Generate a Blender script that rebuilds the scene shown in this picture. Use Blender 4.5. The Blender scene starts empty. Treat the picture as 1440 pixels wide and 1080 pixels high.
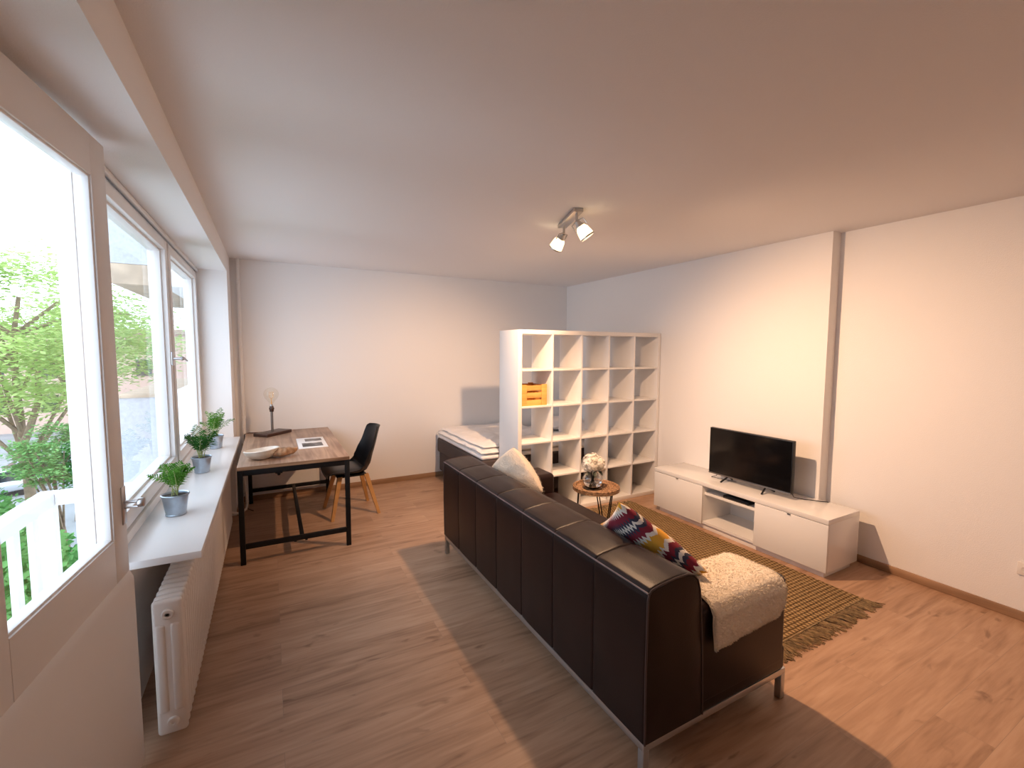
import bpy, bmesh, math, random
import numpy as np
from mathutils import Vector, Matrix, noise
random.seed(7)
PI = math.pi
C = bpy.context.scene.collection

# ------------------------------------------------------------------ materials
def newmat(name):
    m = bpy.data.materials.new(name); m.use_nodes = True
    nt = m.node_tree; nt.nodes.clear()
    out = nt.nodes.new('ShaderNodeOutputMaterial')
    return m, nt, out
def N(nt, t, **kw):
    n = nt.nodes.new(t)
    for k, v in kw.items():
        if k in n.inputs: n.inputs[k].default_value = v
        else: setattr(n, k, v)
    return n
def L(nt, a, b): nt.links.new(a, b)
def rgba(c): return (c[0], c[1], c[2], 1.0)
def math_n(nt, op, a, b=None):
    n = nt.nodes.new('ShaderNodeMath'); n.operation = op
    for i, v in enumerate((a, b)):
        if v is None: continue
        if isinstance(v, (int, float)): n.inputs[i].default_value = v
        else: L(nt, v, n.inputs[i])
    return n.outputs[0]
def ramp(nt, fac, stops, interp='LINEAR'):
    r = nt.nodes.new('ShaderNodeValToRGB'); r.color_ramp.interpolation = interp
    e = r.color_ramp.elements
    while len(e) < len(stops): e.new(0.5)
    for i, (p, c) in enumerate(stops): e[i].position = p; e[i].color = rgba(c)
    L(nt, fac, r.inputs[0]); return r.outputs[0]
def mat(name, col, rough=0.5, metal=0.0, bump=0.0, bscale=60.0, var=0.0, vscale=8.0, coat=0.0, sheen=0.0, spec=0.5, stretch=(1, 1, 1)):
    m, nt, out = newmat(name)
    p = N(nt, 'ShaderNodeBsdfPrincipled'); L(nt, p.outputs[0], out.inputs[0])
    p.inputs['Base Color'].default_value = rgba(col); p.inputs['Roughness'].default_value = rough
    p.inputs['Metallic'].default_value = metal; p.inputs['Specular IOR Level'].default_value = spec
    p.inputs['Coat Weight'].default_value = coat; p.inputs['Sheen Weight'].default_value = sheen
    tc = N(nt, 'ShaderNodeTexCoord'); mp = N(nt, 'ShaderNodeMapping'); mp.inputs['Scale'].default_value = stretch
    L(nt, tc.outputs['Object'], mp.inputs[0])
    if var > 0:
        nz = N(nt, 'ShaderNodeTexNoise', Scale=vscale, Detail=6.0); L(nt, mp.outputs[0], nz.inputs['Vector'])
        a = tuple(max(0, c * (1 - var)) for c in col); b = tuple(min(1, c * (1 + var)) for c in col)
        L(nt, ramp(nt, nz.outputs[0], [(0.3, a), (0.7, b)]), p.inputs['Base Color'])
    if bump > 0:
        nz = N(nt, 'ShaderNodeTexNoise', Scale=bscale, Detail=4.0); L(nt, mp.outputs[0], nz.inputs['Vector'])
        bp = N(nt, 'ShaderNodeBump', Strength=bump, Distance=0.004); L(nt, nz.outputs[0], bp.inputs['Height']); L(nt, bp.outputs[0], p.inputs['Normal'])
    return m
def emit(name, col, s):
    m, nt, out = newmat(name); e = N(nt, 'ShaderNodeEmission'); e.inputs[0].default_value = rgba(col); e.inputs[1].default_value = s
    L(nt, e.outputs[0], out.inputs[0]); return m
def glass(name, tint=(0.985, 0.993, 0.99), refl=1.0):
    m, nt, out = newmat(name)
    t = N(nt, 'ShaderNodeBsdfTransparent'); t.inputs[0].default_value = rgba(tint)
    g = N(nt, 'ShaderNodeBsdfGlossy'); g.inputs['Roughness'].default_value = 0.01
    f = N(nt, 'ShaderNodeFresnel', IOR=1.5); mx = N(nt, 'ShaderNodeMixShader')
    g_ = N(nt, 'ShaderNodeNewGeometry'); front = math_n(nt, 'SUBTRACT', 1.0, g_.outputs['Backfacing'])
    L(nt, math_n(nt, 'MULTIPLY', math_n(nt, 'MULTIPLY', f.outputs[0], refl), front), mx.inputs[0]); L(nt, t.outputs[0], mx.inputs[1]); L(nt, g.outputs[0], mx.inputs[2])
    L(nt, mx.outputs[0], out.inputs[0]); return m
def refr(name, ior):
    m, nt, out = newmat(name); g = N(nt, 'ShaderNodeBsdfGlass', IOR=ior, Roughness=0.0); L(nt, g.outputs[0], out.inputs[0]); return m
def floor_mat():
    m, nt, out = newmat('oak_laminate')
    p = N(nt, 'ShaderNodeBsdfPrincipled'); L(nt, p.outputs[0], out.inputs[0]); p.inputs['Roughness'].default_value = 0.42
    tc = N(nt, 'ShaderNodeTexCoord')
    br = N(nt, 'ShaderNodeTexBrick'); br.offset = 0.37; br.offset_frequency = 2
    br.inputs['Color1'].default_value = (0, 0, 0, 1); br.inputs['Color2'].default_value = (1, 1, 1, 1); br.inputs['Mortar'].default_value = (0.5, 0.5, 0.5, 1)
    br.inputs['Scale'].default_value = 1.0; br.inputs['Mortar Size'].default_value = 0.0008; br.inputs['Brick Width'].default_value = 1.29; br.inputs['Row Height'].default_value = 0.193
    L(nt, tc.outputs['Object'], br.inputs['Vector'])
    sep = N(nt, 'ShaderNodeSeparateXYZ'); L(nt, tc.outputs['Object'], sep.inputs[0])
    row = math_n(nt, 'FLOOR', math_n(nt, 'DIVIDE', sep.outputs[1], 0.193))
    bsep = N(nt, 'ShaderNodeSeparateColor'); L(nt, br.outputs['Color'], bsep.inputs[0])
    off = math_n(nt, 'ADD', math_n(nt, 'MULTIPLY', row, 3.7), math_n(nt, 'MULTIPLY', bsep.outputs[0], 11.0))
    cx = N(nt, 'ShaderNodeCombineXYZ'); L(nt, math_n(nt, 'ADD', sep.outputs[0], off), cx.inputs[0]); L(nt, sep.outputs[1], cx.inputs[1]); L(nt, off, cx.inputs[2])
    def grain(sx, sy, sc, det, dist=0.0):
        mp = N(nt, 'ShaderNodeMapping'); mp.inputs['Scale'].default_value = (sx, sy, 1); L(nt, cx.outputs[0], mp.inputs[0])
        nz = N(nt, 'ShaderNodeTexNoise', Scale=sc, Detail=det, Distortion=dist); L(nt, mp.outputs[0], nz.inputs['Vector']); return nz.outputs[0]
    g1 = grain(1.1, 9, 1.6, 8, 1.2); g2 = grain(4, 70, 1.0, 4); g3 = grain(2.4, 6.5, 1.9, 3, 0.6)
    f = math_n(nt, 'ADD', math_n(nt, 'MULTIPLY', g1, 0.62), math_n(nt, 'MULTIPLY', g2, 0.3))
    f = math_n(nt, 'ADD', f, math_n(nt, 'MULTIPLY', bsep.outputs[0], 0.12))
    col = ramp(nt, f, [(0.30, (0.24, 0.13, 0.075)), (0.48, (0.40, 0.24, 0.15)), (0.62, (0.475, 0.30, 0.195)), (0.78, (0.535, 0.355, 0.245))])
    knot = ramp(nt, g3, [(0.0, (0.45, 0.4, 0.38)), (0.27, (0.62, 0.57, 0.54)), (0.36, (1, 1, 1))])
    mx = N(nt, 'ShaderNodeMix'); mx.data_type = 'RGBA'; mx.blend_type = 'MULTIPLY'; mx.inputs[0].default_value = 1.0
    L(nt, col, mx.inputs[6]); L(nt, knot, mx.inputs[7])
    mj = N(nt, 'ShaderNodeMix'); mj.data_type = 'RGBA'; L(nt, br.outputs['Fac'], mj.inputs[0]); L(nt, mx.outputs[2], mj.inputs[6]); mj.inputs[7].default_value = (0.30, 0.20, 0.145, 1)
    L(nt, mj.outputs[2], p.inputs['Base Color'])
    bp = N(nt, 'ShaderNodeBump', Strength=0.12, Distance=0.002); L(nt, g2, bp.inputs['Height']); L(nt, bp.outputs[0], p.inputs['Normal'])
    return m
def wood(name, dark, light, axis=0, sc=1.0, rough=0.5):
    m, nt, out = newmat(name)
    p = N(nt, 'ShaderNodeBsdfPrincipled'); L(nt, p.outputs[0], out.inputs[0]); p.inputs['Roughness'].default_value = rough
    tc = N(nt, 'ShaderNodeTexCoord'); mp = N(nt, 'ShaderNodeMapping'); s = [26 * sc] * 3; s[axis] = 1.6 * sc; mp.inputs['Scale'].default_value = s
    L(nt, tc.outputs['Object'], mp.inputs[0])
    nz = N(nt, 'ShaderNodeTexNoise', Scale=1.0, Detail=7.0, Distortion=0.8); L(nt, mp.outputs[0], nz.inputs['Vector'])
    nb = N(nt, 'ShaderNodeTexNoise', Scale=3.5, Detail=2.0); L(nt, tc.outputs['Object'], nb.inputs['Vector'])
    f = math_n(nt, 'ADD', math_n(nt, 'MULTIPLY', nz.outputs[0], 0.7), math_n(nt, 'MULTIPLY', nb.outputs[0], 0.3))
    L(nt, ramp(nt, f, [(0.32, dark), (0.66, light)]), p.inputs['Base Color'])
    bp = N(nt, 'ShaderNodeBump', Strength=0.15, Distance=0.002); L(nt, nz.outputs[0], bp.inputs['Height']); L(nt, bp.outputs[0], p.inputs['Normal'])
    return m
def jute_mat():
    m, nt, out = newmat('jute_braid')
    p = N(nt, 'ShaderNodeBsdfPrincipled'); L(nt, p.outputs[0], out.inputs[0]); p.inputs['Roughness'].default_value = 0.9; p.inputs['Specular IOR Level'].default_value = 0.15
    tc = N(nt, 'ShaderNodeTexCoord'); sep = N(nt, 'ShaderNodeSeparateXYZ'); L(nt, tc.outputs['Object'], sep.inputs[0])
    w = 0.030
    u = math_n(nt, 'DIVIDE', sep.outputs[1], w)
    rowp = math_n(nt, 'ABSOLUTE', math_n(nt, 'SINE', math_n(nt, 'MULTIPLY', u, PI)))
    ph = math_n(nt, 'MULTIPLY', math_n(nt, 'FLOOR', u), 1.7)
    al = math_n(nt, 'ABSOLUTE', math_n(nt, 'SINE', math_n(nt, 'ADD', math_n(nt, 'MULTIPLY', sep.outputs[0], PI / 0.029), ph)))
    h = math_n(nt, 'MULTIPLY', math_n(nt, 'POWER', rowp, 0.5), math_n(nt, 'POWER', al, 0.6))
    nz = N(nt, 'ShaderNodeTexNoise', Scale=90.0, Detail=4.0); L(nt, tc.outputs['Object'], nz.inputs['Vector'])
    n2 = N(nt, 'ShaderNodeTexNoise', Scale=5.0, Detail=2.0); L(nt, tc.outputs['Object'], n2.inputs['Vector'])
    f = math_n(nt, 'ADD', math_n(nt, 'MULTIPLY', h, 0.55), math_n(nt, 'MULTIPLY', nz.outputs[0], 0.62))
    f = math_n(nt, 'ADD', f, math_n(nt, 'MULTIPLY', n2.outputs[0], 0.12))
    L(nt, ramp(nt, f, [(0.2, (0.035, 0.019, 0.008)), (0.52, (0.165, 0.098, 0.042)), (0.9, (0.40, 0.27, 0.135))]), p.inputs['Base Color'])
    bp = N(nt, 'ShaderNodeBump', Strength=1.0, Distance=0.014); L(nt, h, bp.inputs['Height']); L(nt, bp.outputs[0], p.inputs['Normal'])
    return m
def ikat_mat():
    m, nt, out = newmat('ikat_weave')
    p = N(nt, 'ShaderNodeBsdfPrincipled'); L(nt, p.outputs[0], out.inputs[0]); p.inputs['Roughness'].default_value = 0.85
    tc = N(nt, 'ShaderNodeTexCoord'); sep = N(nt, 'ShaderNodeSeparateXYZ'); L(nt, tc.outputs['Object'], sep.inputs[0])
    ax = math_n(nt, 'MULTIPLY', math_n(nt, 'ABSOLUTE', sep.outputs[0]), 0.88 / 0.23)
    ay = math_n(nt, 'MULTIPLY', math_n(nt, 'ABSOLUTE', sep.outputs[1]), 1 / 0.205)
    tooth = math_n(nt, 'PINGPONG', math_n(nt, 'MULTIPLY', sep.outputs[1], 1.0), 0.0115)
    nz = N(nt, 'ShaderNodeTexNoise', Scale=160.0); L(nt, tc.outputs['Object'], nz.inputs['Vector'])
    d = math_n(nt, 'ADD', ax, math_n(nt, 'MULTIPLY', tooth, 8.0))
    d = math_n(nt, 'ADD', d, math_n(nt, 'MULTIPLY', math_n(nt, 'SUBTRACT', nz.outputs[0], 0.5), 0.06))
    lob = math_n(nt, 'ADD', d, math_n(nt, 'MULTIPLY', ay, 0.13))
    Yl, Wh, Bu, Na = (0.72, 0.36, 0.035), (0.78, 0.73, 0.66), (0.22, 0.012, 0.03), (0.035, 0.035, 0.065)
    col = ramp(nt, lob, [(0.0, Yl), (0.27, Wh), (0.36, Bu), (0.50, Na), (0.575, Wh), (0.655, Na), (0.735, Bu), (0.885, Wh), (0.985, Yl)], 'CONSTANT')
    L(nt, col, p.inputs['Base Color'])
    n3 = N(nt, 'ShaderNodeTexNoise', Scale=300.0); L(nt, tc.outputs['Object'], n3.inputs['Vector'])
    bp = N(nt, 'ShaderNodeBump', Strength=0.3, Distance=0.003); L(nt, n3.outputs[0], bp.inputs['Height']); L(nt, bp.outputs[0], p.inputs['Normal'])
    return m
def leaf_mat(name, a, b, sc=1.5, tr=0.45):
    m, nt, out = newmat(name)
    d = N(nt, 'ShaderNodeBsdfDiffuse'); t = N(nt, 'ShaderNodeBsdfTranslucent'); mx = N(nt, 'ShaderNodeMixShader'); mx.inputs[0].default_value = tr
    tc = N(nt, 'ShaderNodeTexCoord'); nz = N(nt, 'ShaderNodeTexNoise', Scale=sc, Detail=5.0); L(nt, tc.outputs['Object'], nz.inputs['Vector'])
    c = ramp(nt, nz.outputs[0], [(0.35, a), (0.65, b)]); L(nt, c, d.inputs[0]); L(nt, c, t.inputs[0])
    L(nt, d.outputs[0], mx.inputs[1]); L(nt, t.outputs[0], mx.inputs[2]); L(nt, mx.outputs[0], out.inputs[0]); return m
def print_mat():
    # black-and-white photo spread printed on white paper (pictures laid out in the sheet's own coordinates)
    m, nt, out = newmat('printed_paper')
    p = N(nt, 'ShaderNodeBsdfPrincipled'); L(nt, p.outputs[0], out.inputs[0]); p.inputs['Roughness'].default_value = 0.35
    tc = N(nt, 'ShaderNodeTexCoord'); sep = N(nt, 'ShaderNodeSeparateXYZ'); L(nt, tc.outputs['Object'], sep.inputs[0])
    def rect(x0, x1, y0, y1):
        a = math_n(nt, 'MULTIPLY', math_n(nt, 'GREATER_THAN', sep.outputs[0], x0), math_n(nt, 'LESS_THAN', sep.outputs[0], x1))
        b = math_n(nt, 'MULTIPLY', math_n(nt, 'GREATER_THAN', sep.outputs[1], y0), math_n(nt, 'LESS_THAN', sep.outputs[1], y1))
        return math_n(nt, 'MULTIPLY', a, b)
    r = math_n(nt, 'MAXIMUM', rect(-0.05, 0.095, 0.06, 0.19), rect(-0.085, 0.085, -0.19, -0.01))
    mp = N(nt, 'ShaderNodeMapping'); mp.inputs['Scale'].default_value = (7, 16, 1); L(nt, tc.outputs['Object'], mp.inputs[0])
    nz = N(nt, 'ShaderNodeTexNoise', Scale=1.0, Detail=3.0); L(nt, mp.outputs[0], nz.inputs['Vector'])
    pic = ramp(nt, nz.outputs[0], [(0.42, (0.02, 0.02, 0.025)), (0.55, (0.12, 0.11, 0.11)), (0.66, (0.6, 0.58, 0.55))])
    mx = N(nt, 'ShaderNodeMix'); mx.data_type = 'RGBA'; L(nt, r, mx.inputs[0]); mx.inputs[6].default_value = (0.85, 0.85, 0.85, 1); L(nt, pic, mx.inputs[7])
    L(nt, mx.outputs[2], p.inputs['Base Color']); return m

M = dict(
    wall=mat('painted_plaster', (0.84, 0.825, 0.815), 0.85, bump=0.25, bscale=180, spec=0.2),
    ceil=mat('ceiling_plaster', (0.82, 0.80, 0.795), 0.9, bump=0.2, bscale=160, spec=0.1),
    frame=mat('white_lacquer', (0.82, 0.81, 0.80), 0.35, bump=0.05, bscale=30),
    door=mat('aged_white_lacquer', (0.76, 0.74, 0.725), 0.42, bump=0.05, bscale=30),
    sill=mat('sill_white', (0.84, 0.845, 0.85), 0.28, bump=0.02),
    out=mat('outside_white', (0.84, 0.85, 0.86), 0.55, bump=0.1),
    glass=glass('window_glass'), bglass=glass('bulb_glass', (0.97, 0.96, 0.93)),
    floor=floor_mat(), skirt=wood('oak_skirting', (0.27, 0.155, 0.085), (0.42, 0.26, 0.155), 1, 0.6),
    skirtx=wood('oak_skirting_back', (0.27, 0.155, 0.085), (0.42, 0.26, 0.155), 0, 0.6),
    rad=mat('radiator_enamel', (0.80, 0.765, 0.73), 0.4, bump=0.03), chrome=mat('brushed_chrome', (0.62, 0.63, 0.65), 0.28, 1.0),
    steel=mat('sofa_steel', (0.55, 0.58, 0.62), 0.3, 1.0), black=mat('black_metal', (0.006, 0.006, 0.007), 0.5, spec=0.3),
    plastic=mat('black_plastic', (0.009, 0.009, 0.011), 0.4, spec=0.35), pad=mat('black_pad', (0.03, 0.028, 0.03), 0.42, bump=0.1),
    desk=wood('desk_board', (0.20, 0.11, 0.07), (0.52, 0.35, 0.24), 1, 0.8, 0.42), edge=wood('desk_edge', (0.10, 0.045, 0.025), (0.42, 0.26, 0.15), 0, 1.3),
    beech=wood('chair_oak', (0.42, 0.21, 0.07), (0.60, 0.33, 0.12), 2, 1.0, 0.45), crate=wood('pine_crate', (0.60, 0.28, 0.06), (0.85, 0.46, 0.13), 0, 1.0, 0.6),
    darkwood=wood('dark_walnut', (0.022, 0.009, 0.006), (0.07, 0.03, 0.02), 0, 1.0, 0.35),
    bowlw=mat('bleached_wood', (0.72, 0.66, 0.58), 0.6, var=0.15, vscale=14), bark=mat('rough_bark', (0.36, 0.21, 0.115), 0.85, bump=1.0, bscale=45, var=0.6, vscale=25),
    paper=print_mat(), zinc=mat('zinc_bucket', (0.47, 0.56, 0.66), 0.33, 0.85, bump=0.08, bscale=90, var=0.12, vscale=20),
    soil=mat('potting_soil', (0.035, 0.022, 0.014), 0.95, bump=1.0, bscale=120), palm=leaf_mat('palm_leaf', (0.045, 0.16, 0.02), (0.13, 0.32, 0.05), 20, 0.3),
    palmd=leaf_mat('palm_leaf_dark', (0.02, 0.085, 0.02), (0.06, 0.19, 0.04), 20, 0.25), stemg=mat('palm_stem', (0.35, 0.42, 0.16), 0.6),
    leather=mat('espresso_leather', (0.013, 0.0050, 0.0045), 0.36, bump=0.18, bscale=240, var=0.25, vscale=5, spec=0.28),
    worn_glint=mat('worn_edge_highlight', (0.13, 0.09, 0.095), 0.45, var=0.5, vscale=9),  # sofa back's top edge: wear, plus a highlight painted in as lighter colour
    pipingm=mat('worn_piping', (0.055, 0.035, 0.034), 0.38), cream=mat('cream_wool', (0.72, 0.63, 0.52), 0.9, bump=0.9, bscale=130, sheen=0.4),
    fleece=mat('sheep_fleece', (0.86, 0.78, 0.66), 0.95, bump=0.8, bscale=110, sheen=0.5, spec=0.1), ikat=ikat_mat(), jute=jute_mat(),
    fringe=mat('jute_fringe', (0.24, 0.165, 0.085), 0.9, var=0.5, vscale=40), white=mat('white_foil', (0.82, 0.81, 0.80), 0.38, bump=0.02),
    gloss=mat('gloss_white', (0.80, 0.79, 0.78), 0.12, coat=0.3), screen=mat('tv_screen', (0.004, 0.004, 0.005), 0.12, spec=0.5),
    tvtrim=mat('tv_trim', (0.25, 0.23, 0.22), 0.3, 0.9), bedf=mat('bed_fabric', (0.075, 0.055, 0.05), 0.9, bump=0.5, bscale=300),
    linen=mat('white_linen', (0.84, 0.80, 0.77), 0.8, bump=0.25, bscale=60), rattan=mat('rattan', (0.30, 0.175, 0.095), 0.65, bump=1.0, bscale=60, var=0.55, vscale=55),
    petal=leaf_mat('white_petal', (0.80, 0.76, 0.68), (0.92, 0.89, 0.84), 30, 0.3), vleaf=mat('dark_leaf', (0.012, 0.02, 0.01), 0.5), water=glass('vase_glass', (0.93, 0.95, 0.93), 1.5),
    vaseg=refr('vase_crystal', 1.45), waterm=refr('vase_water', 1.33),
    spotm=mat('spot_nickel', (0.55, 0.52, 0.49), 0.3, 0.9), shade=emit('lit_frosted_glass', (1.0, 0.74, 0.42), 3.2), bulb=emit('halogen_glow', (1.0, 0.72, 0.42), 60.0), filam=mat('filament', (0.75, 0.45, 0.18), 0.4, 0.6),
    cord=mat('brown_cord', (0.07, 0.03, 0.02), 0.6), plug=mat('socket_white', (0.78, 0.74, 0.69), 0.35),
    tree=leaf_mat('tree_leaf', (0.30, 0.46, 0.13), (0.58, 0.72, 0.30), 0.8, 0.5), tree2=leaf_mat('bush_leaf', (0.12, 0.33, 0.09), (0.28, 0.52, 0.20), 1.2, 0.4),
    trunk=mat('tree_bark', (0.22, 0.16, 0.11), 0.9, bump=0.8, bscale=12, var=0.3), asphalt=mat('asphalt', (0.26, 0.27, 0.28), 0.85, var=0.15, vscale=0.6),
    lawn=mat('lawn', (0.12, 0.22, 0.06), 0.95, var=0.4, vscale=1.5), render=mat('roughcast', (0.42, 0.44, 0.47), 0.95, bump=1.0, bscale=40, var=0.12, vscale=30),
    tan=mat('tan_concrete', (0.42, 0.33, 0.24), 0.9, var=0.2, vscale=6), facade=mat('pink_facade', (0.62, 0.44, 0.36), 0.9, var=0.05, vscale=1.0),
    carp=mat('car_paint', (0.55, 0.58, 0.62), 0.25, 0.4, coat=0.6), carg=mat('car_glass', (0.02, 0.025, 0.03), 0.08), tyre=mat('tyre', (0.015, 0.015, 0.015), 0.8),
)

# ------------------------------------------------------------------ geometry helpers
class MB:
    def __init__(s): s.v = []; s.f = []
    def add(s, v, f):
        o = len(s.v); s.v += [tuple(x) for x in v]; s.f += [tuple(i + o for i in q) for q in f]; return s
    def box(s, x0, x1, y0, y1, z0, z1, bev=0.0, seg=2, mtx=None):
        bm = bmesh.new(); bmesh.ops.create_cube(bm, size=1.0)
        for v in bm.verts: v.co = Vector(((x0 + x1) / 2 + v.co.x * (x1 - x0), (y0 + y1) / 2 + v.co.y * (y1 - y0), (z0 + z1) / 2 + v.co.z * (z1 - z0)))
        if bev > 0: bmesh.ops.bevel(bm, geom=list(bm.edges), offset=bev, segments=seg, profile=0.5, affect='EDGES')
        if mtx is not None: bm.transform(mtx)
        bm.verts.index_update(); s.add([v.co[:] for v in bm.verts], [[v.index for v in f.verts] for f in bm.faces]); bm.free(); return s
    def grid(s, fn, nu, nv, closeu=False, flip=False):
        v = [fn(i / (nu if closeu else nu - 1), j / (nv - 1)) for i in range(nu) for j in range(nv)]
        f = []
        for i in range(nu if closeu else nu - 1):
            for j in range(nv - 1):
                a = i * nv + j; b = ((i + 1) % nu) * nv + j
                q = (a, b, b + 1, a + 1); f.append(q[::-1] if flip else q)
        return s.add(v, f)
    def lathe(s, prof, c=(0, 0, 0), n=32, mtx=None, cap=True):
        v = []; f = []; k = len(prof)
        for i in range(n):
            a = 2 * PI * i / n
            for r, z in prof: v.append(Vector((r * math.cos(a), r * math.sin(a), z)))
        for i in range(n):
            for j in range(k - 1):
                a = i * k + j; b = ((i + 1) % n) * k + j; f.append((a, b, b + 1, a + 1))
        if cap and prof[0][0] > 1e-6: f.append(tuple(i * k for i in range(n))[::-1])
        if cap and prof[-1][0] > 1e-6: f.append(tuple(i * k + k - 1 for i in range(n)))
        if mtx is not None: v = [mtx @ p for p in v]
        return s.add([(p.x + c[0], p.y + c[1], p.z + c[2]) for p in v], f)
    def tube(s, pts, r, n=8, r2=None, cap=True):
        pts = [Vector(p) for p in pts]; m = len(pts); v = []; f = []
        up = None
        for i, p in enumerate(pts):
            d = (pts[min(i + 1, m - 1)] - pts[max(i - 1, 0)]).normalized()
            if up is None:
                up = Vector((0, 0, 1)) if abs(d.z) < 0.9 else Vector((1, 0, 0))
            a = d.cross(up)
            if a.length < 1e-6: a = d.orthogonal()
            a.normalize(); b = a.cross(d).normalized(); up = b
            rr = r if r2 is None else r + (r2 - r) * i / (m - 1)
            for k in range(n):
                t = 2 * PI * k / n; q = p + a * (rr * math.cos(t)) + b * (rr * math.sin(t)); v.append(q[:])
        for i in range(m - 1):
            for k in range(n):
                f.append((i * n + k, i * n + (k + 1) % n, (i + 1) * n + (k + 1) % n, (i + 1) * n + k))
        if cap: f.append(tuple(range(n))[::-1]); f.append(tuple((m - 1) * n + k for k in range(n)))
        return s.add(v, f)
    def ball(s, c, r, seg=16, rings=10, sq=(1, 1, 1)):
        prof = [(math.sin(PI * j / rings) * r, -math.cos(PI * j / rings) * r) for j in range(rings + 1)]
        prof[0] = (0, prof[0][1]); prof[-1] = (0, prof[-1][1])
        o = len(s.v); s.lathe(prof, (0, 0, 0), seg)
        for i in range(o, len(s.v)): x, y, z = s.v[i]; s.v[i] = (x * sq[0] + c[0], y * sq[1] + c[1], z * sq[2] + c[2])
        return s
    def prism(s, poly, z0, z1):
        n = len(poly); v = [(x, y, z0) for x, y in poly] + [(x, y, z1) for x, y in poly]
        f = [tuple(range(n))[::-1], tuple(range(n, 2 * n))] + [(i, (i + 1) % n, n + (i + 1) % n, n + i) for i in range(n)]
        return s.add(v, f)
    def build(s, name, m, parent=None, loc=(0, 0, 0), ang=35, smooth=True, rel=True, weld=False):
        """verts are given in world space (rel) and stored relative to loc / the unrotated parent's place"""
        me = bpy.data.meshes.new(name)
        o = Vector(loc)
        if parent is not None and rel: o = org(parent)
        if not rel: o = Vector((0, 0, 0))
        me.from_pydata([(x - o.x, y - o.y, z - o.z) for x, y, z in s.v], [], s.f); me.update()
        bm = bmesh.new(); bm.from_mesh(me)
        if weld: bmesh.ops.remove_doubles(bm, verts=bm.verts, dist=1e-5)
        bmesh.ops.recalc_face_normals(bm, faces=bm.faces); bm.to_mesh(me); bm.free()
        if smooth:
            me.polygons.foreach_set('use_smooth', [True] * len(me.polygons)); me.set_sharp_from_angle(angle=math.radians(ang))
        me.materials.append(M[m] if isinstance(m, str) else m)
        ob = bpy.data.objects.new(name, me); C.objects.link(ob)
        if parent is not None: ob.parent = parent
        else: ob.location = loc
        return ob
def org(o):
    v = Vector((0, 0, 0))
    while o is not None: v = v + o.location; o = o.parent
    return v
def tag(o, label=None, cat=None, group=None, kind=None):
    if label: o['label'] = label
    if cat: o['category'] = cat
    if group: o['group'] = group
    if kind: o['kind'] = kind
    return o
def thing(name, label, cat, loc=(0, 0, 0), group=None, kind=None):
    o = bpy.data.objects.new(name, None); C.objects.link(o); o.location = loc; o.empty_display_size = 0.1
    return tag(o, label, cat, group, kind)
def struct(name, mb, m, label=None, cat=None, parent=None, **kw):
    o = mb.build(name, m, parent, **kw)
    if parent is None: o['kind'] = 'structure'
    if label: o['label'] = label
    if cat: o['category'] = cat
    return o
def copy_tree(o, parent=None):
    c = o.copy(); C.objects.link(c)
    if parent is not None: c.parent = parent
    for ch in list(o.children): copy_tree(ch, c)
    return c

# ------------------------------------------------------------------ room dimensions (metres)
XB, XW, XS, XR, YB, H, YN = -0.338, -0.58, 3.862, 3.979, 5.49, 2.557, 5.07
YF = -1.6; ZSOF = 2.365; XO = -0.68; YSTEP = 1.948
YD0, YD1, YW0 = 1.25, 2.13, 2.27      # door opening, start of the windows
SILLZ = 0.78

struct('floor', MB().box(XO, XR + 0.2, YF - 0.2, YB + 0.2, -0.12, 0.0), 'floor', 'oak-look laminate floor with planks running across the room', 'floor', smooth=False)
struct('ceiling', MB().box(XO, XR + 0.2, YF - 0.2, YB + 0.2, H, H + 0.15), 'ceil', 'plain white plastered ceiling', 'ceiling', smooth=False)
struct('wall_back', MB().box(XO, XR + 0.2, YB, YB + 0.2, 0, H), 'wall', 'white end wall behind the desk and bed', 'wall', smooth=False)
struct('wall_front', MB().box(XO, XR + 0.2, YF - 0.2, YF, 0, H), 'wall', 'white wall at the near end of the room', 'wall', smooth=False)
struct('wall_right', MB().prism([(XR, YF), (XR + 0.2, YF), (XR + 0.2, YB), (XS, YB), (XS, YSTEP), (XR, YSTEP)], 0, H), 'wall', 'white long wall with a shallow step, behind the television', 'wall', smooth=False)
wl = MB()
wl.box(XO, XB, YN, YB, 0, H)                                  # corner pier
wl.box(XO, XB, YF, YN, ZSOF, H)                               # beam over the niche
wl.box(XO, XW, YW0 - 0.12, YN, 0, SILLZ - 0.03)               # parapet under the windows
wl.box(XO, XW, YF, YD0 - 0.06, 0, ZSOF)                       # wall before the door
struct('wall_left', wl, 'wall', 'white window wall with a beam over the glazing and a pier in the corner', 'wall', smooth=False)
struct('baseboard_back', MB().box(XB, XS, YB - 0.014, YB, 0, 0.058, 0.004), 'skirtx', 'oak skirting board along the end wall', 'baseboard')
bb = MB(); bb.box(XR - 0.014, XR, YF, YSTEP, 0, 0.058, 0.004); bb.box(XS - 0.014, XS, YSTEP, YB - 0.014, 0, 0.058, 0.004)
struct('baseboard_right', bb, 'skirt', 'oak skirting board along the long white wall', 'baseboard')
struct('baseboard_left', MB().box(XB, XB + 0.014, YN, YB - 0.014, 0, 0.058, 0.004), 'skirt', 'short oak skirting board on the corner pier', 'baseboard')
sl = MB(); sl.box(XW, -0.282, 2.238, YN - 0.002, SILLZ - 0.032, SILLZ, 0.003)
struct('window_sill', sl, 'sill', 'white window board carrying three potted palms above the radiator', 'window sill')

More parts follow.
